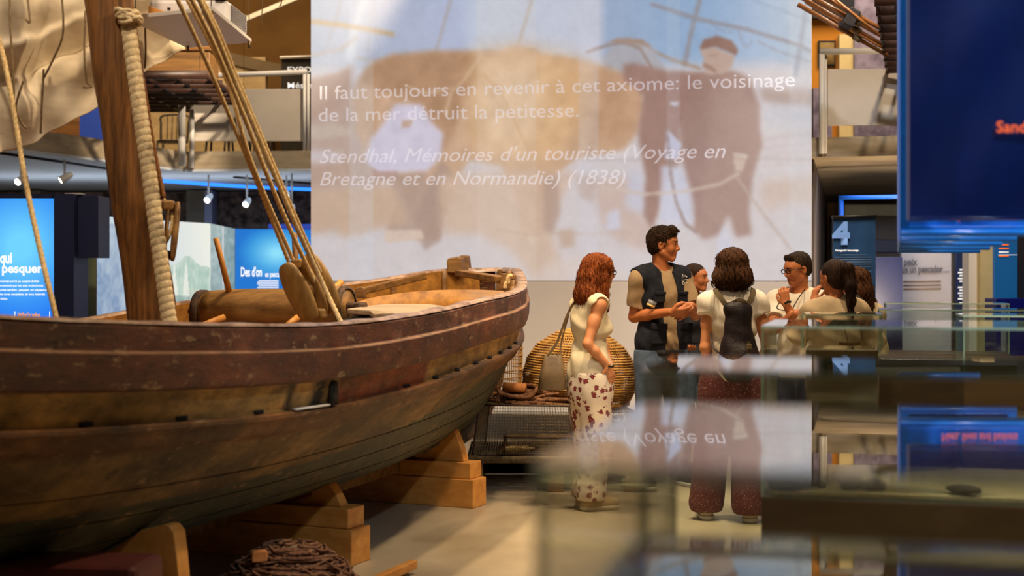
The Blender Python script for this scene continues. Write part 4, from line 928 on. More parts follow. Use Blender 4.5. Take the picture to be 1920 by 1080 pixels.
# ---------------------------------------------------------------- cradles
def cradle(s, w_, label, top=.5, wb=.19, tp=.12):
    a = TIP+UA*s; t = thing('boat_cradle', (a.x, a.y, 0), label, 'cradle', None)
    nx_ = Vector((.91, -.414, 0)); uy = Vector((-.414, -.91, 0))
    def W(x, y, z): return a+nx_*x+uy*y+Vector((0, 0, z))
    MB().beam(W(-w_, 0, wb/2), W(w_, 0, wb/2), .2, wb).build('lower_beam', M['pine'], t, bevel=.006)
    MB().beam(W(-w_+.03, 0, wb+.055), W(w_-.03, 0, wb+.055), .17, .108).build('upper_beam', M['pine'], t, bevel=.006)
    for sd in (1, -1):
        x1, x0 = sd*(w_-.10), sd*.16; zt = top; zb = wb+.11
        pts = [(x0, zb), (x1, zb)]
        nn = 8
        pts += [(x1-sd*tp*(k/nn)**1.3, zb+(zt-zb)*k/nn) for k in range(1, nn)]
        pts += [(x1-sd*(tp+.006), zt-.02), (x1-sd*(tp+.02), zt-.004), (x1-sd*(tp+.045), zt), (x1-sd*(tp+.07), zt-.01)]
        hp = []
        for x in np.linspace(abs(x1)-.19, abs(x0)+.02, 8):
            # hull underside at this offset
            for d in np.linspace(zg(s)-zk(s), .3, 120):
                if (hullpt(s, d)-a).xy.dot(NA.xy) >= x: break
            hp.append((sd*x, min(zt, zg(s)-d-.02)))
        pts += hp
        poly = [W(x, .04, z) for x, z in pts]
        MB().prism(poly, -uy*.075).build('bolster', M['pine'], t, bevel=.004)
    return t
cradle(3.77, .76, 'pine boat cradle in the middle, its squared end near the centre of the floor', .47)
cradle(1.80, .60, 'rearmost pine boat cradle under the stern beside the wire traps', .60)
cradle(5.68, 1.08, 'nearest pine boat cradle with rounded upright, low at the bottom left', .53, tp=.03)
# ---------------------------------------------------------------- mast, windlass, rigging
mb = MB(); pts = resample([px(286, 640, 7.2)-Vector((0, 0, .55)), px(286, 610, 7.2), px(262, 430, 7.15), px(232, 215, 7.1), px(196, -60, 7.05), px(170, -300, 7.0)], .12)
mb.tube(pts, [.118+.004*math.sin(i*1.3) for i in range(len(pts))], 24, prof=lambda i, a: (1/(abs(math.cos(a+.5))**5+abs(math.sin(a+.5))**5)**.2)*(1+.012*math.sin(5*a)))
mt = mb.build('mast', M['mast']); tagp(mt, 'thick reddish brown timber mast leaning left out of the boat', 'mast')
# windlass
c0, c1 = px(379, 583, 8.93), px(652, 575, 8.60); ax_ = (c1-c0).normalized(); Lw = (c1-c0).length
t = thing('windlass', ((c0.x+c1.x)/2, (c0.y+c1.y)/2, c0.z-.13), 'cylindrical wooden windlass drum with handspikes lying across the boat', 'windlass')
mb = MB(); mb.lathe([(0, 0), (.105, 0), (.112, .01), (.112, .04), (.122, .06)]+[(.126+.004*math.sin(7*u), .06+(Lw-.12)*u) for u in np.linspace(0, 1, 16)]+[(.118, Lw-.04), (.115, Lw), (0, Lw)], c0, ax_, 40); mb.build('drum', M['drum'], t)
mb = MB(); mb.lathe([(.114, -.012), (.130, -.012), (.134, 0), (.132, .032), (.114, .034)], c0, ax_, 36); mb.build('iron_band', M['rust'], t); mb = MB(); mb.lathe([(.114, Lw-.034), (.124, Lw-.032), (.126, Lw+.004), (.11, Lw+.008)], c0, ax_, 36); mb.build('iron_band', M['rust'], t)
MB().tube([c0-ax_*.09, c0+ax_*.02], .022, 10).build('axle', M['rust'], t); mb = MB(); mb.tube([c1-ax_*.02, c1+ax_*.12], .026, 10); mb.build('axle', M['rust'], t)
for c in (c0-ax_*.06, c1+ax_*.07): MB().beam(Vector((c.x, c.y, c.z-.55)), Vector((c.x, c.y, c.z+.02)), .05, .05, up=(0, 1, 0)).build('bracket', M['rust'], t, bevel=.004)
for p, q, r, m_ in ((px(405, 447, 8.7), px(433, 560, 8.82), .019, 'stick'), (px(372, 613, 8.55), px(420, 595, 8.68), .021, 'stick'), (px(535, 613, 8.45), px(560, 594, 8.56), .021, 'stick'), (px(552, 438, 8.85), px(557, 548, 8.75), .02, 'mast'), (px(612, 556, 8.8), px(640, 528, 8.9), .019, 'stick')):
    MB().tube([p, q], [r*.9, r], 12).build('handspike', M[m_], t)
# supports hidden in the boat
# big pulley block
def pulley(c, ln, wd, th, ax, wide, label, mat, sheave=True):
    ax = Vector(ax).normalized(); wide = Vector(wide); wide = (wide-ax*wide.dot(ax)).normalized(); nn = ax.cross(wide)
    t = thing('pulley_block', c, label, 'pulley block'); c = Vector(c)
    def cheek(off, tk, k=1):
        G = []
        for i in range(17):
            a = PI*i/16; z = -math.cos(a)*ln/2*k; w2 = wd/2*k*(math.sin(a)**.62)
            G.append([c+ax*z+wide*(w2*math.cos(b))+nn*(off+tk*math.sin(b)*(math.sin(a)**.4)) for b in np.linspace(0, 2*PI, 20, endpoint=False)])
        return MB().surf(G, True)
    cheek(-th/2, th*.2).build('cheek', mat, t); cheek(th/2, th*.2).build('cheek', mat, t)
    cheek(0, th*.13, .93).build('middle_cheek', mat, t)
    if sheave:
        for o in (-.25, .25): MB().lathe([(0, -.012), (wd*.33, -.012), (wd*.3, 0), (wd*.33, .012), (0, .012)], c+nn*th*o, nn, 20).build('sheave', M['oldwood'], t)
    for e in (-.42, .42): MB().box(c+ax*ln*e, (.05, th, .05)).build('end_piece', mat, t, bevel=.01)
    return t, ax, nn
BW = wood('block_wood', (126, 92, 44), (178, 138, 78), 2, scale=6, k=10, rough=.5)
cb = px(581, 541, 7.45)
pulley(cb, .345, .19, .16, px(608, 600, 7.45)-px(548, 480, 7.45), (.75, -.65, 0), 'big wooden pulley block hanging over the windlass', BW)
cm = px(312, 432, 7.0)
pulley(cm, .30, .10, .085, (.05, .2, 1), (.3, -1, 0), 'slim wooden pulley block lashed behind the mast rope', M['drum'], False)
def rp(name, pts, r, mat, label, cat='rope', group=None, **k):
    mb = MB(); mb.rope(pts, r, **k); return tagp(mb.build(name, M[mat]), label, cat, group)
T = -260
rp('rope', [px(188, T, 6.3), px(333, 0, 6.6), px(440, 240, 7.0), px(541, 490, 7.45)], .0115, 'rope', 'tan rope running down to the big block, leftmost of the paired ropes')
rp('rope', [px(205, T, 6.35), px(352, 0, 6.65), px(425, 150, 6.9), px(470, 300, 7.1), px(549, 487, 7.47)], .0115, 'rope', 'tan rope running down to the big block, second from the left')
rp('rope', [px(212, T, 6.25), px(360, 0, 6.55), px(430, 150, 6.8), px(520, 375, 7.15), px(590, 530, 7.40)], .0125, 'rope', 'tan rope entering the middle slot of the big block')
rp('rope', [px(226, T, 6.15), px(374, 0, 6.45), px(440, 150, 6.7), px(545, 400, 7.05), px(604, 530, 7.25), px(640, 606, 7.2)], .0135, 'rope', 'tan rope passing in front of the big block down to the gunwale')
rp('rope', [px(224, T, 6.2), px(384, 8, 6.5), px(452, 165, 6.75), px(548, 392, 7.1), px(600, 510, 7.36)], .0115, 'rope', 'tan rope touching the front one, rightmost of the bundle')
rp('rope', [px(-60, -60, 6.9), px(2, 90, 6.7), px(48, 340, 6.5), px(78, 480, 6.35), px(106, 600, 6.1), px(124, 700, 5.95)], .013, 'rope', 'single tan rope in front of the light box at the left edge')
mb = MB(); PP = resample([px(238, 30, 6.98), px(258, 180, 6.95), px(280, 330, 6.93), px(296, 450, 6.9), px(318, 609, 6.85)], .0035)
mb.tube(PP, .038, 18, prof=lambda i, a: .90+.12*abs(math.sin(PI*i*.0035/.036-a*.5))**.6)
tagp(mb.build('served_rope', M['ropel']), 'thick pale rope wound in turns hanging along the mast', 'rope')
rp('tarred_rope', [px(240, -20, 7.25), px(262, 120, 7.2), px(284, 260, 7.15), px(306, 372, 7.1)], .016, 'roped', 'rusty brown rope hanging just right of the thick pale one')
mb = MB(); 
for k in range(6): 
    c = px(236+2*k, 24+3*k, 6.95); mb.tube([c+Vector((.05*math.cos(a+k), .04*math.sin(a+k), .015*math.sin(2*a))) for a in np.linspace(0, 2*PI, 18)], .011, 8)
tagp(mb.build('rope_knot', M['ropel']), 'knotted pale rope lashing on the mast just below the sail', 'knot')
rp('rope_lashing', [px(306, 372, 7.1), px(322, 400, 7.02), px(318, 440, 6.98), px(300, 470, 7.0)], .009, 'rope', 'thin lashing around the slim block behind the mast')
# ---------------------------------------------------------------- sail
low = [(-120, 350, 6.6), (0, 292, 7.0), (60, 270, 7.3), (110, 240, 7.5), (185, 203, 7.7), (230, 168, 7.85), (270, 135, 8.0), (300, 115, 8.1), (347, 91, 8.25)]
up = [(-160, -120, 6.9), (0, -130, 7.2), (60, -130, 7.4), (110, -130, 7.6), (170, -130, 7.8), (220, -130, 7.95), (260, -120, 8.05), (290, -100, 8.15), (320, -60, 8.25)]
Lp = resample([px(*q) for q in low], .025); n_ = len(Lp); Up = resample([px(*q) for q in up], .02)
Up = [Up[int(i*(len(Up)-1)/(n_-1))] for i in range(n_)]
G = []
for j, v in enumerate(np.linspace(0, 1, 90)):
    row = []
    for i in range(n_):
        u = i/(n_-1); p = Lp[i].lerp(Up[i], v)
        f = .05*math.sin(9*v+3*u+1)+.085*math.exp(-((v-.42-.1*u)/.035)**2)-.06*math.exp(-((v-.34-.1*u)/.03)**2)+.03*math.sin(17*v-5*u)+.014*math.sin(60*u+8*v)+.01*math.sin(33*u-21*v)+.02*math.sin(12*u+25*v)
        row.append(p+Vector((.15*f, -1.0*f, .12*f)))
    G.append(row)
mb = MB(); mb.surf(G); sl = mb.build('sail', M['sail']); tagp(sl, 'beige canvas sail gathered up behind the mast at the top left', 'sail')
so = sl.modifiers.new('s', 'SOLIDIFY'); so.thickness = .004
SLM = pmat('sail_cord', (126, 104, 76), (160, 138, 106), scale=40, rough=.9)
for i, pp in enumerate(([(18, -20, 6.7), (20, 60, 6.7), (26, 160, 6.75), (24, 200, 6.8)], [(50, -20, 6.75), (56, 40, 6.75), (48, 36, 6.75)], [(115, -20, 7.0), (118, 60, 7.0), (100, 110, 7.05), (80, 150, 7.1)], [(160, 20, 7.3), (158, 90, 7.3), (162, 150, 7.35), (172, 162, 7.35), (156, 164, 7.35)], [(44, 150, 6.8), (30, 200, 6.85), (40, 230, 6.9), (50, 240, 6.9)], [(82, 130, 7.0), (78, 200, 7.05), (76, 250, 7.1)], [(272, 50, 7.6), (273, 100, 7.6), (271, 128, 7.6)])):
    mb = MB(); mb.tube(resample([px(*q) for q in pp], .01), .006, 6); tagp(mb.build('reef_cord', SLM), ['thin cord hanging on the sail near the left edge', 'short looped cord at the very top left of the sail', 'cord slanting down the sail left of the mast', 'hooked cord hanging against the mast edge', 'curled cord on the lower sail beside the long left rope', 'straight cord low on the sail under the fold', 'cord hanging right of the mast under the projector shelf'][i], 'cord')
# ---------------------------------------------------------------- projector on its hanging shelf
a_, b_, c_, d_ = px(238, 37, 7.3), px(400, 20, 7.2), px(472, 79, 8.2), px(352, 90, 8.35)
for q in (a_, b_, c_, d_): q.z = 2.86
a_, b_, c_, d_ = [Vector((q[0], q[1], 2.86)) for q in ((-1.98, 7.28), (-1.50, 7.22), (-1.50, 8.05), (-1.88, 8.35))]
def onz(x, y, z): D = (z-CH)*F/(Y0-y); return Vector(((x-960)/F*D, D, z))
ZS = 2.86
sh = [onz(238, 37, ZS), onz(400, 20, ZS), onz(472, 80, ZS), onz(350, 90, ZS)]
t = thing('hanging_shelf', sum(sh, Vector())/4, 'white shelf board hung on wires carrying the projector', 'shelf')
MB().prism(sh, (0, 0, .022)).build('board', M['white'], t, bevel=.003)
for x, y in ((254, 36), (467, 78), (352, 86), (396, 24)):
    p = onz(x, y, ZS); MB().tube([p+Vector((0, 0, -.03)), Vector((p.x, p.y, 6.5))], .003, 6).build('wire', M['wire'], t)
    MB().tube([p+Vector((0, 0, -.035)), p+Vector((0, 0, 0))], .008, 8).build('bolt', M['wire'], t)
zt = ZS+.022
pj = [onz(300, 22, zt), onz(424, 44, zt), onz(463, 72, zt)]   # front-left, near right corner, far right corner
u1 = Vector((.42, 0, 0)); P0 = onz(428, 44, zt); u2 = (onz(464, 70, zt)-P0); u2.z = 0; u1 = Vector((-.42, -.02, 0))
t = thing('projector', P0+u1/2+u2/2, 'white video projector with a louvred side on the hanging shelf', 'projector')
WP = pmat('projector_shell', (222, 220, 224), (230, 228, 230), scale=3, rough=.35)
MB().prism([P0, P0+u1, P0+u1+u2, P0+u2], (0, 0, .125)).build('shell', WP, t, bevel=.02)
for k in range(11):
    z = .022+.0085*k; n_ = Vector((u2.y, -u2.x, 0)).normalized()*.004
    MB().beam(P0+u2*.12+n_+Vector((0, 0, z)), P0+u2*.9+n_+Vector((0, 0, z)), .006, .004).build('louvre', pmat('louvre_grey', (150, 146, 150), rough=.6), t)
fr = Vector((u1.y, -u1.x, 0)).normalized()*-.004
fr = Vector((0, -.006, 0))
for k in range(7): MB().box(P0+u1*(.34+.08*k)+fr+Vector((0, 0, .055+.02*(k % 2))), (.016, .006, .012)).build('socket', M['black'], t)
MB().box(P0+u1*.1+Vector((0, 0, .13)), (.06, .04, .012)).build('button_pad', M['black'], t)
w0 = onz(278, 32, zt); MB().prism([w0, w0+Vector((.16, 0, 0)), w0+Vector((.0, 0, .06))], (0, .22, 0)).build('wooden_wedge', M['pine'], None, bevel=.003)
o_ = bpy.data.objects['wooden_wedge']; tagp(o_, 'small orange pine wedge under the projector, left side', 'wedge')
mb = MB(); mb.tube(resample([onz(242, 34, zt)+Vector((0, 0, .012)), onz(255, 33, zt)+Vector((0, .02, .014)), onz(284, 32, zt)+Vector((0, .1, .012))], .006), .012, 10, prof=lambda i, a: 1+.08*(i % 2)); tagp(mb.build('cable_conduit', M['white']), 'short white corrugated cable on the hanging shelf', 'cable')
mb = MB(); mb.tube(resample([px(492, -20, 8.6), px(491, 30, 8.6), px(489, 52, 8.6)], .02), .003, 6); tagp(mb.build('dangling_wire', M['wire']), 'thin wire dangling close to the right of the projector', 'wire'); mb = MB(); mb.tube(resample([px(530, -20, 8.6), px(527, 8, 8.6), px(524, 12, 8.6)], .02), .004, 6); tagp(mb.build('dangling_wire', M['wire']), 'short hooked wire at the top, midway between the projector and the screen', 'wire')
# ---------------------------------------------------------------- nets, baskets and traps
def tangle(c, r, n, seed, rad=.006, flat=.4, mat='net'):
    rg = random.Random(seed); mb = MB(); c = Vector(c)
    for k in range(n):
        a0 = rg.uniform(0, 2*PI); rr = rg.uniform(.15, 1); pts = []; hz = rg.uniform(.02, 1)
        for i in range(9):
            a = a0+i*rg.uniform(.3, .8); q = rr*rg.uniform(.8, 1.15); dome = max(0, 1-q*q)**.5
            pts.append(c+Vector((r[0]*q*math.cos(a), r[1]*q*math.sin(a), r[2]*(dome*hz+.03)+rg.uniform(0, .02))))
        mb.tube(resample(pts, .02), rad*rg.uniform(.7, 1.5), 5)
    return mb
c = px(545, 1085, 6.75); c.z = 0.0
c = Vector((-1.02, 6.55, 0)); mb = tangle(c, (.34, .28, .30), 330, 3, .006); mb.ell(c+Vector((0, 0, .02)), (.27, .22, .24), noise=.06)
o = mb.build('net_pile', M['net']); tagp(o, 'heap of tangled brown fishing net on the floor at the bottom', 'net', kind='stuff')
for i, (x, y, lb) in enumerate(((486, 1042, 'square cork float on the left of the net heap'), (556, 1034, 'pale rounded float on top of the net heap'))):
    p = px(x, y, 6.42 if i == 0 else 6.5); mb = MB(); (mb.box(p, (.07, .05, .05), .3) if i == 0 else mb.ell(p, (.05, .035, .028)))
    tagp(mb.build('net_float', M['greyw'] if i else M['terra'], bevel=.006 if not i else 0), lb, 'float')
tagp(MB().beam(px(690, 1090, 6.9).xy.to_3d()+Vector((0, 0, .04)), px(776, 1052, 7.35).xy.to_3d()+Vector((0, 0, .05)), .045, .045).build('wooden_batten', M['pine'], bevel=.006), 'slim pine batten lying on the floor right of the net heap', 'batten')
mb = MB(); p = px(60, 1090, 4.9); mb.box((-1.62, 5.2, .25), (.62, .3, .50), -.1); tagp(mb.build('red_crate', pmat('dull_red_crate', (66, 22, 22), (88, 34, 30), scale=6, rough=.5), bevel=.03), 'dark red crate half out of frame at the bottom left', 'crate')
# platform of metal grating on blocks
GX0, GX1, GY0, GY1 = -.32, .92, 10.15, 11.15
t = thing('grating_platform', (.3, 10.6, 0), 'low platform of metal grating on timber blocks under the traps', 'platform')
mb = MB()
for k in range(64): x = GX0+(GX1-GX0)*k/63; mb.box((x, (GY0+GY1)/2, .235), (.005, GY1-GY0, .03))
for k in range(9): y = GY0+(GY1-GY0)*k/8; mb.box(((GX0+GX1)/2, y, .235), (GX1-GX0, .006, .03))
mb.build('grating', M['wire'], t, smooth=False)
MB().box(((GX0+GX1)/2, GY0-.01, .235), (GX1-GX0, .012, .05)).build('front_strip', M['wire'], t)
MB().box(((GX0+GX1)/2, GY1-.05, .11), (GX1-GX0, .03, .21)).build('shade_board', M['dark'], t)  # dark board added to stand for the shade beneath the grating
for x in (-.27, .31, .87):
    MB().box((x, (GY0+GY1)/2, .11), (.12, GY1-GY0, .22)).build('bearer', M['oldwood'], t, bevel=.005)
# wire cage traps
def cage(c, sz, rz, label, mesh=.03, slope=0, group=None):
    t = thing('wire_trap', c, label, 'trap', group); R = Matrix.Rotation(rz, 3, 'Z'); c = Vector(c); X, Y, Z = sz
    def W(x, y, z):
        k = 1-slope*(z/Z); return c+R@Vector((x*X/2*k, y*Y/2*k, z))
    fr = MB()
    for z in (0, Z):
        P = [W(-1, -1, z), W(1, -1, z), W(1, 1, z), W(-1, 1, z)]
        for a, b in zip(P, P[1:]+P[:1]): fr.tube([a, b], .007, 6)
    for x in (-1, 1):
        for y in (-1, 1): fr.tube([W(x, y, 0), W(x, y, Z)], .007, 6)
    fr.build('frame', M['rust'], t)
    faces = [(lambda u, v: W(u, -1, v*Z), X, Z), (lambda u, v: W(1, u, v*Z), Y, Z), (lambda u, v: W(-1, u, v*Z), Y, Z), (lambda u, v: W(u, v*2-1, Z), X, Y), (lambda u, v: W(u, 1, v*Z), X, Z)]
    for f, A_, B_ in faces:
        mb = MB(); na, nb = int(A_/mesh), int(B_/mesh)
        for i in range(na+1): mb.tube([f(-1+2*i/na, 0), f(-1+2*i/na, 1)], .0016, 4, False)
        for i in range(nb+1): mb.tube([f(-1, i/nb), f(1, i/nb)], .0016, 4, False)
        mb.build('mesh_panel', M['wire'], t)
    return t
cage((.12, 10.5, .25), (.74, .55, .36), -.15, 'large wire cage trap on the grating, behind the stern cradle', .022, .12)
cage((.20, 10.28, .27), (.5, .2, .12), -.05, 'flat shallow wire trap at the front edge of the grating', .02, 0)
cage((.70, 10.62, .25), (.40, .5, .30), .1, 'wire cage trap behind the redhead\'s legs', .022, .1)
tagp(MB().ell((.03, 10.27, .30), (.13, .06, .02), noise=.1).build('flat_stone', M['sand']), 'pale flat stone lying in the shallow wire trap', 'stone')
# conical cane traps
def creel(base, ax, prof, nst, label, rr=.007, group=None, turns=30, mesh_rim=True):
    t = thing('cane_trap', base, label, 'basket', group); ax = Vector(ax).normalized(); u = ax.orthogonal().normalized(); v = ax.cross(u); b = Vector(base)
    L = prof[-1][1]; rs = lambda z: float(np.interp(z, [p[1] for p in prof], [p[0] for p in prof]))
    n = turns*40; mb = MB(); mb.tube([b+ax*(L*i/n)+(u*math.cos(2*PI*i/40)+v*math.sin(2*PI*i/40))*rs(L*i/n) for i in range(n+1)], rr, 5, prof=lambda i, a: 1+.25*math.sin(i*1.7)); mb.build('coiled_weave', M['cane'], t)
    mb = MB()
    for k in range(nst):
        a = 2*PI*k/nst; mb.tube([b+ax*z+(u*math.cos(a)+v*math.sin(a))*(rs(z)-.004) for z in np.linspace(0, L, 14)], .0045, 4)
    mb.build('stakes', M['cane'], t)
    for z in (0, L):
        mb = MB(); mb.rope([b+ax*z+(u*math.cos(a)+v*math.sin(a))*rs(z) for a in np.linspace(0, 2*PI, 25)], .013); mb.build('rim', M['cane'], t)
    return t
creel((.50, 10.78, .60), (.06, 0, 1), [(.38, 0), (.425, .10), (.43, .2), (.40, .32), (.33, .42), (.2, .51), (.05, .56)], 90, 'huge domed cane fish trap behind the red-haired woman', turns=30)
creel((-.10, 11.25, .60), (0, 0, 1), [(.17, 0), (.18, .1), (.185, .36), (.18, .50)], 60, 'upright openwork cane basket behind the stern', .004, turns=9)
# ropes and netting heaped on the cages
mb = tangle((.25, 10.62, .60), (.40, .28, .14), 60, 9, .011, mat='net'); o = mb.build('rope_heap', M['net']); tagp(o, 'dark ropes and netting heaped on the wire traps', 'rope heap', kind='stuff')
mb = MB(); mb.tube([px(945, 726, 10.45), px(985, 728, 10.4)], [.038, .035], 14); tagp(mb.build('cork_float', M['terra']), 'orange-brown cylindrical float on the rope heap', 'float')
mb = MB(); mb.rope([px(905, 740, 10.4), px(925, 722, 10.35), px(940, 738, 10.35), px(990, 745, 10.35), px(1010, 728, 10.4), px(1030, 748, 10.4)], .016); tagp(mb.build('tarred_rope', M['net']), 'thick dark rope looped beside the orange float', 'rope')
# ---------------------------------------------------------------- people
def skinmat(name, c, rough=.5):
    g = NT(name); b = g.b; a = g.add('ShaderNodeAttribute', attribute_name='Col')
    m = g.add('ShaderNodeMix', data_type='RGBA', blend_type='MULTIPLY'); m.inputs[0].default_value = 1; m.inputs[6].default_value = (*lin(c), 1)
    g.link(a.outputs['Color'], m.inputs[7]); g.link(m.outputs[2], b.inputs['Base Color'])
    b.inputs['Roughness'].default_value = rough; b.inputs['Subsurface Weight'].default_value = .12; b.inputs['Subsurface Radius'].default_value = (.02, .008, .004); b.inputs['Subsurface Scale'].default_value = .5
    return g.m
def cloth(name, c1, c2=None, bump=.25, scale=14, rough=.85): return pmat(name, c1, c2 or tuple(int(x*.92) for x in c1), scale=scale, rough=rough, bump=bump, spec=.2)
SK = skinmat('warm_skin', (206, 138, 92)); SK2 = skinmat('tanned_skin', (190, 116, 70))
def rotz(a): return np.array([[math.cos(a), -math.sin(a), 0], [math.sin(a), math.cos(a), 0], [0, 0, 1]])
def rotx(a): return np.array([[1, 0, 0], [0, math.cos(a), -math.sin(a)], [0, math.sin(a), math.cos(a)]])
def roty(a): return np.array([[math.cos(a), 0, math.sin(a)], [0, 1, 0], [-math.sin(a), 0, math.cos(a)]])
V3 = lambda *a: np.array(a, float)
def head_prims(beard=0):
    P = [elp(V3(0, -.012, .035), V3(.074, .094, .082)), elp(V3(0, .028, -.018), V3(.058, .062, .080)), elp(V3(0, .02, .03), V3(.068, .075, .06)),
         cap(V3(-.048, .0, -.05), V3(-.012, .062, -.092), .02, .016), cap(V3(.048, .0, -.05), V3(.012, .062, -.092), .02, .016), cap(V3(-.008, .064, -.088), V3(.008, .064, -.088), .017, k=.015),
         cap(V3(-.032, .076, .030), V3(.032, .076, .030), .011, k=.015),
         elp(V3(-.036, .052, -.022), V3(.026, .028, .026), k=.02), elp(V3(.036, .052, -.022), V3(.026, .028, .026), k=.02),
         elp(V3(-.032, .098, .010), V3(.020, .020, .014), op='-', k=.012), elp(V3(.032, .098, .010), V3(.020, .020, .014), op='-', k=.012),
         elp(V3(-.031, .073, .008), V3(.0145, .0145, .0125), k=.006), elp(V3(.031, .073, .008), V3(.0145, .0145, .0125), k=.006),
         cap(V3(0, .083, .020), V3(0, .106, -.020), .0075, .0105, k=.010), cap(V3(-.009, .094, -.026), V3(.009, .094, -.026), .0085, k=.007),
         cap(V3(0, .080, -.034), V3(0, .078, -.076), .014, .012, k=.014),
         cap(V3(-.018, .083, -.050), V3(.018, .083, -.050), .0055, k=.004), cap(V3(0, .089, -.050), V3(0, .089, -.050), .005, k=.006), cap(V3(-.014, .084, -.061), V3(.014, .084, -.061), .0065, k=.004),
         cap(V3(-.022, .098, -.0555), V3(.022, .098, -.0555), .0045, op='-', k=.004)]
    for s in (-1, 1):
        R = rotz(s*.35)@roty(s*.12)
        P += [elp(V3(.074*s, -.008, -.004), V3(.009, .019, .031), R, k=.006), elp(V3(.084*s, -.004, .0), V3(.006, .010, .017), R, op='-', k=.004)]
    return P
def hand(P, w, d, n, curl=.35, spread=.12, s=1.0, side=1, curls=None):
    """w wrist, d direction wrist->knuckles, n palm normal, thumb leaves towards side*cross(d,n)"""
    d = d/np.linalg.norm(d); n = n-d*(n@d); n = n/np.linalg.norm(n); x = np.cross(d, n)*side; k = .006
    for u in (-.028, -.01, .01, .028): P.append(cap(w+d*.012*s+x*u*.6*s, w+(d*.088+x*u)*s, .0135*s, .0115*s, k=.012))
    Ls = [.068, .078, .072, .056]
    for i, u in enumerate((.031, .0105, -.0105, -.031)):
        p = w+(d*(.090-.004*abs(i-1))+x*u)*s; dd = d+x*spread*(1.5-i)*.5; dd /= np.linalg.norm(dd); L = Ls[i]*s; a = 0
        cc = curl if curls is None else curls[i]
        for j, f in enumerate((.46, .30, .24)):
            a += cc*(1 if j else .8); q = p+(dd*math.cos(a)+n*math.sin(a))*L*f
            P.append(cap(p, q, (.0092-.0008*j)*s, (.0086-.001*j)*s, k=k)); p = q
    p = w+(d*.022+x*.026)*s; q = p+(x*.7+d*.55+n*.35)/1*.034*s; P.append(cap(p, q, .014*s, .0115*s, k=.01))
    r = q+(x*.28+d*.85+n*.35)*.030*s; P.append(cap(q, r, .0105*s, .0095*s, k=k)); P.append(cap(r, r+(d*.9+n*.35+x*.05)*.024*s, .0095*s, .008*s, k=k))
def arm_prims(sh, el, wr, s, fem):
    f = .86 if fem else 1
    return [cap(sh, sh+(el-sh)*.45, .050*s*f, .045*s*f, k=.03), cap(sh+(el-sh)*.4, el, .045*s*f, .037*s*f, k=.03), cap(el, el+(wr-el)*.35, .038*s*f, .038*s*f, k=.02), cap(el+(wr-el)*.35, wr, .038*s*f, .0255*s*f, k=.02)]
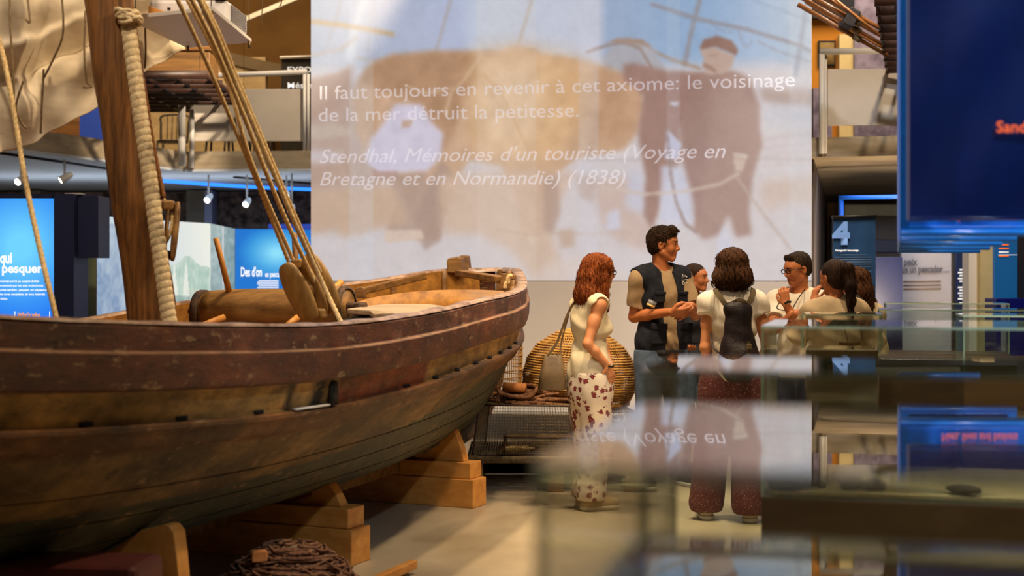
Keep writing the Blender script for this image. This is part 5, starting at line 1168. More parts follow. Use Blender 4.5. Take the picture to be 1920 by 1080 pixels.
class Person:
    def __init__(P, name_label, x, y, H, yaw, headyaw, headpitch=0, fem=False, skin=SK, group=None, lean=0, stance=.1, sway=(0, 0)):
        P.s = H/1.75; P.fem = fem; P.R = rotz(yaw-PI/2); P.o = V3(x, y, 0); P.skin = skin; P.T = thing('person', (x, y, 0), name_label, 'person', group)
        P.Rh = rotz(headyaw-PI/2)@rotx(headpitch); P.prims = []; P.arms = {}; P.lean = lean; P.st = stance
        P.headc = P.W(0, .025, 1.635); P.hh = P.Rh
    def W(P, x, y, z): return P.R@(V3(x, y+P.lean*max(0, z-.95), z)*P.s)+P.o
    def torso(P, g=0, hips=True):
        f = P.fem; W = P.W; s = P.s; sw = .165 if not f else .145
        a = [elp(W(0, -.005, 1.29), V3(.158 if not f else .142, .108, .17)*s+g, P.R), elp(W(0, 0, 1.10), V3(.138 if not f else .122, .098, .14)*s+g, P.R),
             elp(W(0, -.005, .955), V3(.160 if not f else .168, .115 if not f else .125, .125)*s+g, P.R),
             cap(W(-sw, -.005, 1.405), W(sw, -.005, 1.405), .052*s+g, k=.04), cap(W(-.04, -.01, 1.47), W(-sw, -.005, 1.42), .035*s+g, .045*s+g, k=.04), cap(W(.04, -.01, 1.47), W(sw, -.005, 1.42), .035*s+g, .045*s+g, k=.04)]
        if f: a += [elp(W(-.065, .075, 1.27), V3(.055, .042, .055)*s+g, P.R, k=.04), elp(W(.06, .075, 1.26), V3(.055, .042, .055)*s+g, P.R, k=.04)]
        return a
    def legs(P, g=0, flare=0, feet=None):
        W = P.W; s = P.s; out = []; P.feet = feet or ((-P.st, 0, 0), (P.st, 0, 0))
        for sx, (fx, fy, fr) in zip((-1, 1), P.feet):
            hip = W(.088*sx, 0, .90); kn = W(.09*sx+(fx-.09*sx)*.5, .02+fy*.5, .49); an = W(fx, fy-.02, .09)
            out += [cap(hip, kn, .088*s+g, .058*s+g+flare*.4, k=.04), cap(kn, an+V3(0, 0, .02 if g else 0), .056*s+g+flare*.4, .038*s+g+flare, k=.03)]
        return out
    def body(P, arms, feet=None, h=.006):
        s = P.s; pr = P.torso()+P.legs(0, 0, feet); sw = .175 if not P.fem else .152
        for side, A in arms.items():
            sx = 1 if side == 'R' else -1; sh = P.W(sw*sx, -.005, 1.405); el, wr = np.array(A['el'], float), np.array(A['wr'], float); P.arms[side] = (sh, el, wr)
            pr += arm_prims(sh, el, wr, s, P.fem)
            hand(pr, wr, np.array(A['d'], float), np.array(A['n'], float), A.get('curl', .35), A.get('spread', .1), s*(.9 if P.fem else 1), A.get('side', 1), A.get('curls'))
        pr += [cap(P.W(0, -.012, 1.43), P.headc+P.Rh@V3(0, -.022, -.05)*s, .056*s*(.88 if P.fem else 1), .052*s*(.88 if P.fem else 1), k=.03)]
        pr += xf(head_prims(), P.Rh, P.headc, s)
        for sx, (fx, fy, fr) in zip((-1, 1), P.feet): pr.append(cap(P.W(fx, fy-.03, .045), P.W(fx+.02*sx, fy+.13, .035), .036*s, .03*s))
        hc = P.headc; lipc = hc+P.Rh@V3(0, .088, -.056)*s; ec = [hc+P.Rh@V3(sx*.031, .084, .008)*s for sx in (-1, 1)]; bc = [[hc+P.Rh@V3(sx*(.014+.03*t), .086-.012*t, .030+.004*math.sin(3*t))*s for t in (0, .5, 1)] for sx in (-1, 1)]
        def col(V):
            c = np.ones((len(V), 3)); d = np.linalg.norm((V-lipc)@P.Rh/np.array([.024, .02, .0095])/s, axis=1); c[d < 1] = (.75, .42, .42)
            for e in ec:
                L = (V-e)@P.Rh/s; d = np.hypot(L[:, 0]/.0135, L[:, 2]/.0065); m = (d < 1) & (L[:, 1] > -.02); c[m] = (.9, 1.15, 1.4)
                m = (np.hypot(L[:, 0]-.002, L[:, 2]) < .0062) & (L[:, 1] > -.02); c[m] = (.05, .05, .06)
                m = (d >= 1) & (d < 1.35) & (L[:, 2] > 0) & (L[:, 1] > -.02); c[m] = (.25, .2, .2)
            for b in bc:
                for q in np.linspace(0, 1, 8):
                    p = b[0]+(b[2]-b[0])*q; m = np.linalg.norm((V-p)@P.Rh/np.array([.008, .02, .0045])/s, axis=1) < 1; c[m] = (.16, .12, .1)
            return c
        o = sdf_obj(pr, h, P.skin, 'body', P.T, k=.02, col=col); return o
    def top(P, mat, g=.014, hem=.86, sleeves=0, arms=('L', 'R'), neck=.075, neckz=0, h=.008, name='shirt', folds=.004, extra=(), planes=(), sg=.012, flat=False):
        pr = P.torso(g); s = P.s
        if sleeves:
            for a in arms:
                sh, el, wr = P.arms[a]; e = sh+(el-sh)*sleeves; dn = (el-sh)/np.linalg.norm(el-sh)
                pr.append(dict(cap(sh-dn*.01, sh+(el-sh)*min(1.1, sleeves+.3), (.055+sg)*s, (.054+sg)*s, k=.03), clip=[(e, dn)]))
                if sleeves > 1: pr.append(cap(el, el+(wr-el)*(sleeves-1), (.045+sg)*s, (.035+sg)*s, k=.03))
        pr.append(elp(P.W(0, 0, .93), V3(.165, .12, .15)*s+g, P.R)); pr += list(extra)
        n0 = P.W(0, .02, 1.505+neckz); pr.append(elp(n0, V3(neck, neck, .05)*s, P.R, op='-', k=.01))
        f = P.R[:, 1]; r = P.R[:, 0]
        def disp(X, Y, Z):
            u = (X-P.o[0])*r[0]+(Y-P.o[1])*r[1]; v = (X-P.o[0])*f[0]+(Y-P.o[1])*f[1]; z = Z/s
            return folds*(np.sin(24*u+9*np.sin(5*z)+3*v)*np.sin(13*z+8*u)+.7*np.sin(38*z+17*u-11*v)*np.exp(-((z-1.08)/.12)**2)+.5*np.sin(55*u+30*v+12*z)*np.exp(-((z-.92)/.1)**2))
        return sdf_obj(pr, h, mat, name, P.T, k=.03, disp=disp, planes=[(P.W(0, 0, hem), V3(0, 0, -1))]+list(planes))
    def trousers(P, mat, g=.012, flare=0, topz=1.0, hemz=.1, wide=0, name='trousers', h=.009):
        pr = [elp(P.W(0, -.005, .955), V3(.162 if not P.fem else .17, .12 if not P.fem else .128, .13)*P.s+g, P.R)]+P.legs(g+wide, flare, P.feet)
        if wide: pr.append(elp(P.W(0, 0, .84), V3(.17, .12, .16)*P.s+g+wide, P.R))
        r = P.R[:, 0]; f = P.R[:, 1]
        def disp(X, Y, Z):
            u = (X-P.o[0])*r[0]+(Y-P.o[1])*r[1]; v = (X-P.o[0])*f[0]+(Y-P.o[1])*f[1]; return .004*np.sin(40*u+25*v+4*Z)*np.sin(7*Z+6*u)
        return sdf_obj(pr, h, mat, name, P.T, k=.03, disp=disp, planes=[(P.W(0, 0, topz), V3(0, 0, 1)), (V3(0, 0, hemz), V3(0, 0, -1))])
    def shoes(P, mat, sole=None, dx=0):
        for sx, (fx, fy, fr) in zip((-1, 1), P.feet):
            pr = [cap(P.W(fx, fy-.05, .052), P.W(fx+.02*sx, fy+.14, .045), .046*P.s, .042*P.s), cap(P.W(fx, fy-.04, .09), P.W(fx, fy-.035, .1), .045*P.s, .045*P.s)]
            sh_ = sdf_obj(pr, .007, mat, 'shoe', P.T, k=.02, planes=[(V3(0, 0, .0), V3(0, 0, -1)), (V3(0, 0, .125), V3(0, 0, 1))])
            if sole:
                pr = [cap(P.W(fx, fy-.05, .03), P.W(fx+.02*sx, fy+.14, .03), .05*P.s, .047*P.s)]
                sdf_obj(pr, .007, sole, 'sole', sh_, planes=[(V3(0, 0, .0), V3(0, 0, -1)), (V3(0, 0, .032), V3(0, 0, 1))])
    def hair(P, prims, mat, amp=.004, h=.005, fr=(60, 22), name='hair', swirl=0, k=.02):
        pr = xf(prims, P.Rh, P.headc, P.s); R = P.Rh; c = P.headc
        def disp(X, Y, Z):
            x = (X-c[0])*R[0, 0]+(Y-c[1])*R[1, 0]+(Z-c[2])*R[2, 0]; y = (X-c[0])*R[0, 1]+(Y-c[1])*R[1, 1]+(Z-c[2])*R[2, 1]; z = (X-c[0])*R[0, 2]+(Y-c[1])*R[1, 2]+(Z-c[2])*R[2, 2]
            a = np.arctan2(x, -y)
            return amp*(np.sin(fr[0]*.35*a+fr[1]*z*swirl+2*np.sin(24*z))+.6*np.sin(fr[0]*.9*a+4*np.sin(17*z)+30*z*swirl))*.6+amp*.4*np.sin(170*x+60*z)*np.sin(150*y-70*z)
        return sdf_obj(pr, h, mat, name, P.T, k=k, disp=disp)
def strands(P, hair, n, L, r, mat, wave=.004, flow=(0, 0, -1), step=.012, lift=.002, zmin=-1, fan=.25, part=None):
    me = hair.data; V = np.empty(len(me.vertices)*3); me.vertices.foreach_get('co', V); V = V.reshape(-1, 3); N = np.empty_like(V).ravel(); me.vertices.foreach_get('normal', N); N = N.reshape(-1, 3)
    rg = np.random.default_rng(len(V)); fl = P.Rh@np.array(flow, float); c = P.headc-np.array(WL[hair.name]); mb = MB()
    Vs, Ns = V[::3], N[::3]
    for q in range(n):
        k = rg.integers(len(V)); p = V[k]; nn = N[k]; pts = []; ph = rg.uniform(0, 6.3); wv = rg.uniform(.4, 1.3)*wave; LL = L*rg.uniform(.5, 1.2); jit = rg.normal(0, fan, 3)
        for i in range(max(3, int(LL/step))):
            j = np.argmin(((Vs-p)**2).sum(1)); nn = Ns[j]
            f = fl+jit*.5; t = f-nn*(f@nn); t /= np.linalg.norm(t)+1e-6; sd = np.cross(nn, t)
            pts.append(p+nn*(lift+.0015*math.sin(ph+i*1.3))+sd*wv*math.sin(ph+i*.75)); p = Vs[j]+(p-Vs[j])*.6+t*step
            if (Vs[j]-p)@(Vs[j]-p) > .0012: pts.append(p+t*step*.6); break
        o = Vector(WL[hair.name]); mb.tube([o+Vector(a) for a in pts], [r*(1-.75*i/len(pts)) for i in range(len(pts))], 4, False)
    return mb.build('hair_strands', mat, hair)
SHORT = [elp(V3(0, -.018, .045), V3(.084, .102, .088)), elp(V3(0, -.05, .0), V3(.078, .06, .075)),
         elp(V3(0, .10, -.02), V3(.10, .055, .075), op='-', k=.012), elp(V3(-.10, .03, -.05), V3(.045, .075, .06), op='-', k=.01), elp(V3(.10, .03, -.05), V3(.045, .075, .06), op='-', k=.01)]
J = lambda x, y, D: np.array(px(x, y, D))
def strap(pts, wd, th, mat, T, name='strap', nrm=None):
    P_ = resample(pts, .02); mb = MB(); G = []
    for i, p in enumerate(P_):
        t_ = (P_[min(i+1, len(P_)-1)]-P_[max(i-1, 0)]).normalized(); n = Vector(nrm if nrm is not None else (0, -1, 0)); sd = t_.cross(n).normalized(); n = sd.cross(t_)
        G.append([p+sd*wd/2+n*th/2, p-sd*wd/2+n*th/2, p-sd*wd/2-n*th/2, p+sd*wd/2-n*th/2])
    mb.surf(G, True); mb.add([v for v in G[0]], [(0, 1, 2, 3)]); mb.add([v for v in G[-1]], [(3, 2, 1, 0)]); return mb.build(name, mat, T, smooth=False)
rad = math.radians
# --- 1 redhead, back three-quarter, hand in pocket
D = 9.42; x0 = px(1106, 0, D).x
p = Person('woman with long wavy red hair, cream sleeveless top and flowered trousers, beside the boat', x0, D, 1.675, rad(22), rad(22), rad(-4), True, SK)
p.headc = p.headc+V3(.045, 0, 0)
p.body({'R': dict(el=J(1102, 645, D-.20), wr=J(1139, 684, D-.17), d=(.35, .25, -1), n=(-.6, .8, 0), curl=.15, side=-1), 'L': dict(el=J(1128, 640, D+.2), wr=J(1140, 668, D+.14), d=(.3, -.4, -.8), n=(-1, 0, 0), curl=.4)}, feet=((-.09, .03, 0), (.06, .0, 0)))
CR = cloth('cream_crepe', (232, 218, 184), (222, 206, 170), .2)
p.top(CR, .016, .885, 0, neck=.088, neckz=.0, name='sleeveless_top', folds=.006, extra=[elp(p.W(0, 0, 1.0), V3(.172, .135, .12), p.R), elp(p.W(.185, 0, 1.37), V3(.048, .075, .095), p.R, op='-', k=.012), elp(p.W(-.185, 0, 1.37), V3(.048, .075, .095), p.R, op='-', k=.012)])
FL = flowers('dark_red_flower_print', (232, 216, 192), (128, 48, 46), 21, .76, .06)
p.trousers(FL, .010, .030, .95, .07, .020)
p.shoes(cloth('beige_suede', (186, 160, 120)), cloth('cream_sole', (214, 200, 170)))
RH = hairmat('copper_hair', (84, 34, 8), (164, 84, 30))
hp = [elp(V3(0, -.025, .04), V3(.098, .116, .096)), elp(V3(0, -.07, -.05), V3(.108, .085, .12)), elp(V3(0, -.09, -.15), V3(.125, .08, .11)), cap(V3(-.075, -.02, -.03), V3(-.11, -.05, -.20), .04, .035), cap(V3(.075, -.01, -.03), V3(.10, -.01, -.22), .038, .03),
      cap(V3(-.04, -.08, -.16), V3(-.07, -.08, -.26), .05, .02), cap(V3(.02, -.09, -.16), V3(.02, -.09, -.255), .05, .02), cap(V3(.08, -.06, -.16), V3(.09, -.05, -.27), .04, .015), cap(V3(-.10, -.06, -.14), V3(-.135, -.08, -.235), .035, .012), cap(V3(.09, .0, -.12), V3(.105, .02, -.245), .022, .008),
      elp(V3(0, .115, -.04), V3(.062, .07, .10), op='-', k=.015)]
hr = p.hair(hp, RH, .006, .0045, (110, 44), swirl=1.2); strands(p, hr, 420, .20, .0026, RH, .008, lift=.003)
SG = pmat('dark_glasses', (20, 16, 14), rough=.25)
def glasses(P, c=SG, w_=.034):
    mb = MB(); f = lambda x, y, z: Vector(P.headc+P.Rh@V3(x, y, z)*P.s)
    for sx in (-1, 1):
        mb.tube([f(sx*.033+.025*math.cos(a), .102-.004*abs(math.cos(a)), .006+.018*math.sin(a)*(1-.25*(math.sin(a) < 0))) for a in np.linspace(0, 2*PI, 20)], .0032, 6)
        mb.tube([f(sx*.058, .098, .014), f(sx*.076, .04, .013), f(sx*.080, -.01, .010)], .0032, 6)
    mb.tube([f(-.009, .104, .010), f(.009, .104, .010)], .003, 6)
    return mb.build('glasses', c, P.T)
glasses(p)
strap([J(1151, 685, D-.24), J(1147, 688, D-.205), J(1136, 685, D-.18)], .012, .004, M['black'], p.T, 'bracelet')
# shoulder bag (hangs from her shoulder, a thing of its own)
BG = pmat('taupe_leather', (104, 84, 58), (122, 100, 70), scale=14, rough=.45)
c = J(1036, 698, D-.02); bagT = thing('shoulder_bag', Vector(c)-Vector((0, 0, .12)), 'taupe leather shoulder bag hanging behind the red-haired woman', 'bag')
def bg(x, y, z): return Vector(c)+Vector((x, y, z))
mb = MB(); G = []
for z, w_, d_ in ((-.115, .085, .045), (-.108, .095, .052), (0, .083, .045), (.10, .062, .028), (.115, .058, .02)):
    G.append([bg(w_*math.copysign(abs(math.cos(a))**.5, math.cos(a))+.03*z, d_*math.copysign(abs(math.sin(a))**.6, math.sin(a)), z) for a in np.linspace(0, 2*PI, 28, endpoint=False)])
mb.surf(G, True); mb.add(G[0][::-1], [tuple(range(28))]); mb.add(G[-1], [tuple(range(28))]); mb.build('bag_body', BG, bagT)
strap([J(1027, 667, D-.04), J(1045, 640, D-.02), J(1064, 590, D-.02), J(1078, 566, D), J(1092, 560, D+.06)], .018, .004, BG, bagT, 'shoulder_strap', (.6, -.8, 0))
strap([J(1050, 668, D-.03), J(1053, 640, D-.01), J(1066, 590, D)], .012, .004, BG, bagT, 'shoulder_strap', (.6, -.8, 0))
MB().tube([J(1027, 668, D-.06), J(1036, 662, D-.06), J(1048, 668, D-.06)], .003, 6).build('clasp', M['wire'], bagT)
# --- 2 tall guide
D = 10.45; x0 = px(1240, 0, D).x
p = Person('tall young man with short dark hair in a beige T-shirt and black utility vest', x0, D, 1.895, rad(-62), rad(-14), rad(-3), False, SK2)
GA = {'R': dict(el=J(1189, 594, D-.02), wr=J(1257, 585, D-.30), d=(1, -.1, -.05), n=(.1, .7, .5), curl=.45, side=1), 'L': dict(el=J(1304, 590, D-.02), wr=J(1296, 573, D-.24), d=(-.75, -.35, -.5), n=(-.3, .8, -.2), curl=.5, side=-1)}
p.body(GA, feet=((-.16, .0, 0), (.16, 0, 0)), h=.0055)
TS = cloth('beige_jersey', (172, 146, 112), (158, 132, 100))
p.top(TS, .014, .855, .72, neck=.078, neckz=.008, name='t_shirt')
VM = cloth('black_canvas', (26, 28, 36), (36, 38, 48), .5, 30)
f_ = p.R[:, 1]; r_ = p.R[:, 0]
# vest: torso shell open at the front, without sleeves
vp = p.torso(.030)
vp.append(elp(p.W(0, 0, 1.0), V3(.19, .15, .16)*p.s, p.R))
vp += [elp(p.W(0, .16, 1.20), V3(.060, .17, .62)*p.s, p.R, op='-', k=.012), elp(p.W(0, .03, 1.53), V3(.082, .085, .10)*p.s, p.R, op='-', k=.012)]
for sx in (-1, 1): vp.append(elp(p.W(sx*.235, 0, 1.37), V3(.052, .12, .10)*p.s, p.R, op='-', k=.015))
vs_ = sdf_obj(vp, .007, VM, 'utility_vest', p.T, k=.03, planes=[(p.W(0, 0, .905), V3(0, 0, -1))], disp=lambda X, Y, Z: .003*np.sin(60*X+20*Z)*np.sin(34*Z))
def onb(P, x, y, z): return Vector(P.W(x, y, z))
def pocket(P, x, z, w_, h_, yy=.15):
    yy -= .006; mb = MB(); R = Matrix(P.R.tolist()); mb.box(onb(P, x, yy, z), (w_, .016, h_), R=R@Matrix.Rotation(-x*2.2, 3, 'Z')); o = mb.build('pocket', VM, vs_, bevel=.006)
    mb = MB(); mb.box(onb(P, x, yy+.008, z+h_*.36), (w_*1.04, .014, h_*.32), R=R@Matrix.Rotation(-x*2.2, 3, 'Z')); mb.build('pocket_flap', VM, vs_, bevel=.005)
pocket(p, .095, 1.285, .085, .075, .128); pocket(p, .11, 1.04, .12, .14, .140); pocket(p, -.095, 1.285, .085, .075, .128); pocket(p, -.11, 1.04, .12, .14, .140)
WT = pmat('white_print', (232, 232, 232), rough=.7)
bs = J(1284, 523, D-.20); 
mb = MB(); B3 = lambda x, z: Vector((bs[0]+x, bs[1], bs[2]+z))
mb.tube([B3(-.020, -.0), B3(-.013, .035), B3(-.006, .010), B3(.002, .028), B3(.012, .006), B3(.016, .020)], .0024, 5); mb.tube([B3(-.022, -.009), B3(.022, -.004)], .0024, 5)
mb.tube([B3(-.010+.008*math.cos(a), -.030+.009*math.sin(a)) for a in np.linspace(0, 2*PI, 13)], .0022, 5); mb.tube([B3(-.002, -.029), B3(.018, -.027)], .0022, 5)
mb.build('white_emblem', WT, vs_)
cx = J(1222, 569, D-.215); mb = MB(); mb.box(cx, (.062, .003, .042), R=Matrix.Rotation(.45, 3, 'Y')); mb.build('name_badge', pmat('badge_grey', (120, 120, 126), rough=.5), vs_)
cx = J(1220, 573, D-.218); MB().box(cx, (.060, .003, .016), R=Matrix.Rotation(.45, 3, 'Y')).build('badge_stripe', pmat('badge_yellow', (226, 186, 110), rough=.5), vs_)
JN = cloth('faded_jeans', (96, 112, 136), (74, 90, 116), .3, 20)
p.trousers(JN, .014, .01, .93, .08, .008); p.shoes(M['black'], M['white'])
MB().lathe([(.155, 0), (.175, 0), (.175, .04), (.155, .04)], p.W(0, 0, .895), (0, 0, 1), 30).build('belt', M['black'], p.T)
DH = hairmat('dark_brown_hair', (26, 15, 8), (64, 40, 22))
qh = SHORT+[cap(V3(-.035, .05, .10), V3(.035, .055, .10), .030, .030, k=.03), cap(V3(-.02, .05, .115), V3(-.025, .088, .102), .018, .008, k=.015), cap(V3(.01, .05, .115), V3(.012, .094, .098), .018, .008, k=.015), cap(V3(.035, .045, .105), V3(.045, .086, .082), .018, .007, k=.012)]
hr = p.hair(qh, DH, .004, .004, (130, 50)); strands(p, hr, 420, .05, .0022, DH, .002, (0, 1, -.15), .009, .003, fan=.6)
MB().tube([onb(p, -.20, -.02, .97), onb(p, -.42, .0, .972)], .007, 8).build('black_rod', M['black'], p.T)
# --- 3 woman behind the guide
D = 11.35; x0 = px(1303, 0, D).x
p = Person('dark-haired woman in black half hidden behind the young man', x0, D, 1.635, rad(-70), rad(-28), rad(0), True, SK2)
p.body({'R': dict(el=p.W(.22, .0, 1.12), wr=p.W(.15, .2, 1.05), d=(0, -1, 0), n=(0, 0, 1)), 'L': dict(el=p.W(-.22, .0, 1.12), wr=p.W(-.12, .2, 1.05), d=(0, -1, 0), n=(0, 0, 1))}, h=.007)
p.top(M['black'], .02, .8, 1.7, neck=.07, name='black_cardigan'); p.trousers(JN, .012, .01); p.shoes(M['black'])
p.hair([elp(V3(0, -.02, .045), V3(.084, .100, .086)), elp(V3(0, -.07, -.02), V3(.07, .06, .09)), elp(V3(0, -.10, -.03), V3(.045, .045, .05)), elp(V3(0, .115, -.03), V3(.085, .075, .085), op='-', k=.015), elp(V3(-.1, .06, -.08), V3(.04, .09, .07), op='-'), elp(V3(.1, .06, -.08), V3(.04, .09, .07), op='-')], DH, .003)
# --- 4 woman with backpack
D = 9.0; x0 = px(1374, 0, D).x
p = Person('woman with bobbed auburn hair, white top, burgundy patterned trousers and black backpack', x0, D, 1.70, rad(86), rad(80), rad(-4), True, SK)
p.body({'L': dict(el=J(1322, 652, D-.03), wr=J(1330, 690, D+.2), d=(.3, 1, -.1), n=(1, 0, 0), curl=.3), 'R': dict(el=J(1437, 648, D-.03), wr=J(1428, 690, D+.2), d=(-.3, 1, -.1), n=(-1, 0, 0), curl=.3)}, feet=((-.17, .04, 0), (.10, -.05, 0)))
WTOP = cloth('white_viscose', (232, 224, 210), (222, 212, 196), .2)
p.top(WTOP, .018, .86, .26, neck=.075, name='white_top', folds=.006, sg=.02)
BF = flowers('burgundy_print', (98, 34, 38), (206, 176, 160), 75, .55, .08)
p.trousers(BF, .016, .035, .98, .05, .022); p.shoes(cloth('beige_canvas', (200, 184, 156)), M['white'])
AH = hairmat('auburn_bob', (34, 17, 7), (92, 54, 24))
hr = p.hair([elp(V3(0, -.02, .04), V3(.104, .116, .098)), elp(V3(0, -.045, -.035), V3(.118, .095, .085)), cap(V3(-.06, -.07, -.07), V3(.06, -.07, -.07), .062, .062), cap(V3(.08, -.05, -.04), V3(.118, -.06, -.085), .045, .015), cap(V3(-.085, -.04, -.05), V3(-.115, -.03, -.09), .04, .015), elp(V3(0, .12, -.05), V3(.07, .075, .10), op='-', k=.015)], AH, .006, .0045, (120, 44), swirl=.7); strands(p, hr, 420, .10, .0026, AH, .005, lift=.003, fan=.4)
# backpack
BP = cloth('black_nylon', (26, 20, 24), (40, 32, 36), .5, 24, .5); KH = cloth('khaki_strap', (88, 76, 56))
bc = J(1386, 640, D-.245); bt = thing('backpack', Vector(bc)-Vector((0, 0, .26)), 'black nylon backpack with khaki straps on the woman in white', 'backpack')
q = [elp(bc+V3(0, .02, -.10), V3(.125, .085, .17)), elp(bc+V3(0, .03, .08), V3(.085, .065, .18)), elp(bc+V3(0, -.02, -.14), V3(.10, .08, .10)), cap(bc+V3(-.05, .04, .20), bc+V3(.05, .04, .20), .035)]
sdf_obj(q, .006, BP, 'pack_body', bt, k=.05, disp=lambda X, Y, Z: .004*np.sin(40*X+30*Z)*np.sin(25*Z-20*X), planes=[(bc+V3(0, 0, -.25), V3(0, 0, -1)), (bc+V3(0, .085, 0), V3(0, 1, 0))])
pr_ = [elp(bc+V3(0, -.065, -.16), V3(.085, .04, .085))]; sdf_obj(pr_, .006, BP, 'front_pocket', bt, k=.02)
Bv = Vector(bc)
strap([J(1372, 586, D-.185), J(1352, 560, D-.16), J(1342, 545, D-.10), J(1344, 541, D-.03)], .032, .006, KH, bt, 'shoulder_strap', (-.3, -1, .3))
strap([J(1396, 586, D-.185), J(1407, 562, D-.165), J(1413, 549, D-.12), J(1412, 541, D-.05)], .032, .006, KH, bt, 'shoulder_strap', (.3, -1, .3))
strap([J(1372, 590, D-.20), J(1368, 610, D-.21), J(1362, 603, D-.215)], .03, .005, KH, bt, 'strap_end')
strap([J(1371, 584, D-.22), J(1378, 566, D-.24), J(1388, 562, D-.245), J(1398, 567, D-.24), J(1402, 584, D-.22)], .02, .006, KH, bt, 'top_handle', (0, -1, .2))
strap([J(1404, 640, D-.35), J(1405, 700, D-.345)], .020, .005, KH, bt, 'webbing'); MB().box(J(1405, 650, D-.355), (.03, .01, .035)).build('buckle', M['wire'], bt, bevel=.003)
strap([J(1333, 625, D-.06), J(1337, 650, D-.12), J(1348, 662, D-.17)], .014, .004, BP, bt, 'lower_strap')
# --- 5 man with glasses
D = 10.0; x0 = px(1497, 0, D).x
p = Person('man in white T-shirt and black-rimmed glasses resting his chin on his hand', x0, D, 1.70, rad(-118), rad(-158), rad(-12), False, SK2)
p.body({'L': dict(el=J(1497, 612, D-.26), wr=J(1474, 571, D-.27), d=(-.18, .15, 1), n=(.35, .7, .1), curl=.75, side=1), 'R': dict(el=J(1450, 618, D-.12), wr=J(1492, 588, D-.34), d=(1, -.05, .12), n=(0, .9, -.4), curl=.5, side=-1)}, h=.0055)
p.top(WTOP, .018, .86, .62, neck=.08, neckz=.005, name='white_t_shirt', sg=.016); p.trousers(M['navy'], .012, .005); p.shoes(M['black'])
SH2 = hairmat('short_dark_grey_hair', (26, 18, 12), (66, 50, 36))
hr = p.hair([elp(V3(0, -.02, .048), V3(.081, .098, .082)), elp(V3(0, -.05, .0), V3(.076, .056, .068)), cap(V3(-.03, .05, .10), V3(.03, .05, .10), .022, k=.02), elp(V3(0, .10, -.02), V3(.10, .055, .076), op='-', k=.012), elp(V3(-.10, .03, -.05), V3(.045, .075, .06), op='-', k=.01), elp(V3(.10, .03, -.05), V3(.045, .075, .06), op='-', k=.01)], SH2, .002, .0045, (80, 20)); strands(p, hr, 380, .03, .0018, SH2, .001, (0, .3, -1), .008, .001, fan=.4)
glasses(p)
e_ = Vector(p.headc+p.Rh@V3(.078, -.008, -.038)*p.s); MB().ell(e_, (.005, .005, .007)).build('earring', pmat('gold', (220, 180, 90), metal=1, rough=.2), p.T)
e_ = Vector(p.headc+p.Rh@V3(-.078, -.008, -.038)*p.s); 
strap([J(1471, 570, D-.31), J(1476, 566, D-.315), J(1483, 566, D-.30)], .016, .006, M['black'], p.T, 'wristwatch')
cp_ = [J(1510, 541, D-.06), J(1500, 555, D-.17), J(1488, 575, D-.22), J(1486, 590, D-.23)]
gt = thing('hanging_glasses', cp_[3], 'second pair of black glasses on a neck cord, hanging on the white T-shirt', 'glasses')
mb = MB(); mb.tube(resample([J(1467, 556, D-.19), J(1462, 566, D-.20), J(1457, 578, D-.21), J(1470, 582, D-.22), J(1473, 582, D-.22)], .006), .0035, 6); mb.build('frame', SG, gt)
mb = MB(); mb.tube(resample(cp_, .01), .004, 6); mb.build('neck_cord', SG, gt)
# --- 6 ponytail woman
D = 8.75; x0 = px(1566, 0, D).x
p = Person('woman with a dark ponytail in a beige shirt seen from behind, hand at her cheek', x0, D, 1.635, rad(100), rad(118), rad(-6), True, SK2)
p.body({'L': dict(el=J(1497, 628, D+.02), wr=J(1524, 566, D+.12), d=(.30, .25, .9), n=(.8, .4, 0), curl=.35, side=-1, spread=.25), 'R': dict(el=J(1640, 640, D+.05), wr=J(1590, 640, D+.25), d=(-1, .3, 0), n=(0, 1, 0))})
BS = cloth('beige_linen', (190, 168, 136), (174, 152, 122), .2)
p.top(BS, .026, .84, 1.2, neck=.07, name='beige_shirt', folds=.006, sg=.018); p.trousers(M['navy'], .012, .01); p.shoes(M['white'])
PH = hairmat('dark_ponytail_hair', (22, 12, 8), (58, 34, 20))
p.hair([elp(V3(0, -.02, .04), V3(.083, .102, .086)), elp(V3(0, -.05, -.01), V3(.076, .06, .075)), elp(V3(0, .115, -.03), V3(.085, .075, .09), op='-', k=.015), elp(V3(-.1, .05, -.08), V3(.04, .09, .06), op='-'), elp(V3(.1, .05, -.08), V3(.04, .09, .06), op='-')], PH, .0025, .005, (90, 10))
hr = p.hair([cap(V3(0, -.11, .065), V3(.0, -.145, .05), .028, .034), cap(V3(.0, -.145, .05), V3(.005, -.15, -.06), .036, .036), cap(V3(.005, -.15, -.06), V3(.012, -.145, -.17), .036, .022), cap(V3(.012, -.145, -.16), V3(.02, -.14, -.245), .020, .005), cap(V3(0, -.145, -.12), V3(-.02, -.14, -.21), .018, .004)], PH, .003, .004, (90, 10), 'ponytail'); strands(p, hr, 160, .14, .002, PH, .004, lift=.002, fan=.15)
MB().lathe([(.024, -.01), (.033, 0), (.024, .01)], p.headc+p.Rh@V3(0, -.115, .063)*p.s, p.Rh@V3(0, -1, -.3), 18).build('hair_tie', M['black'], p.T)
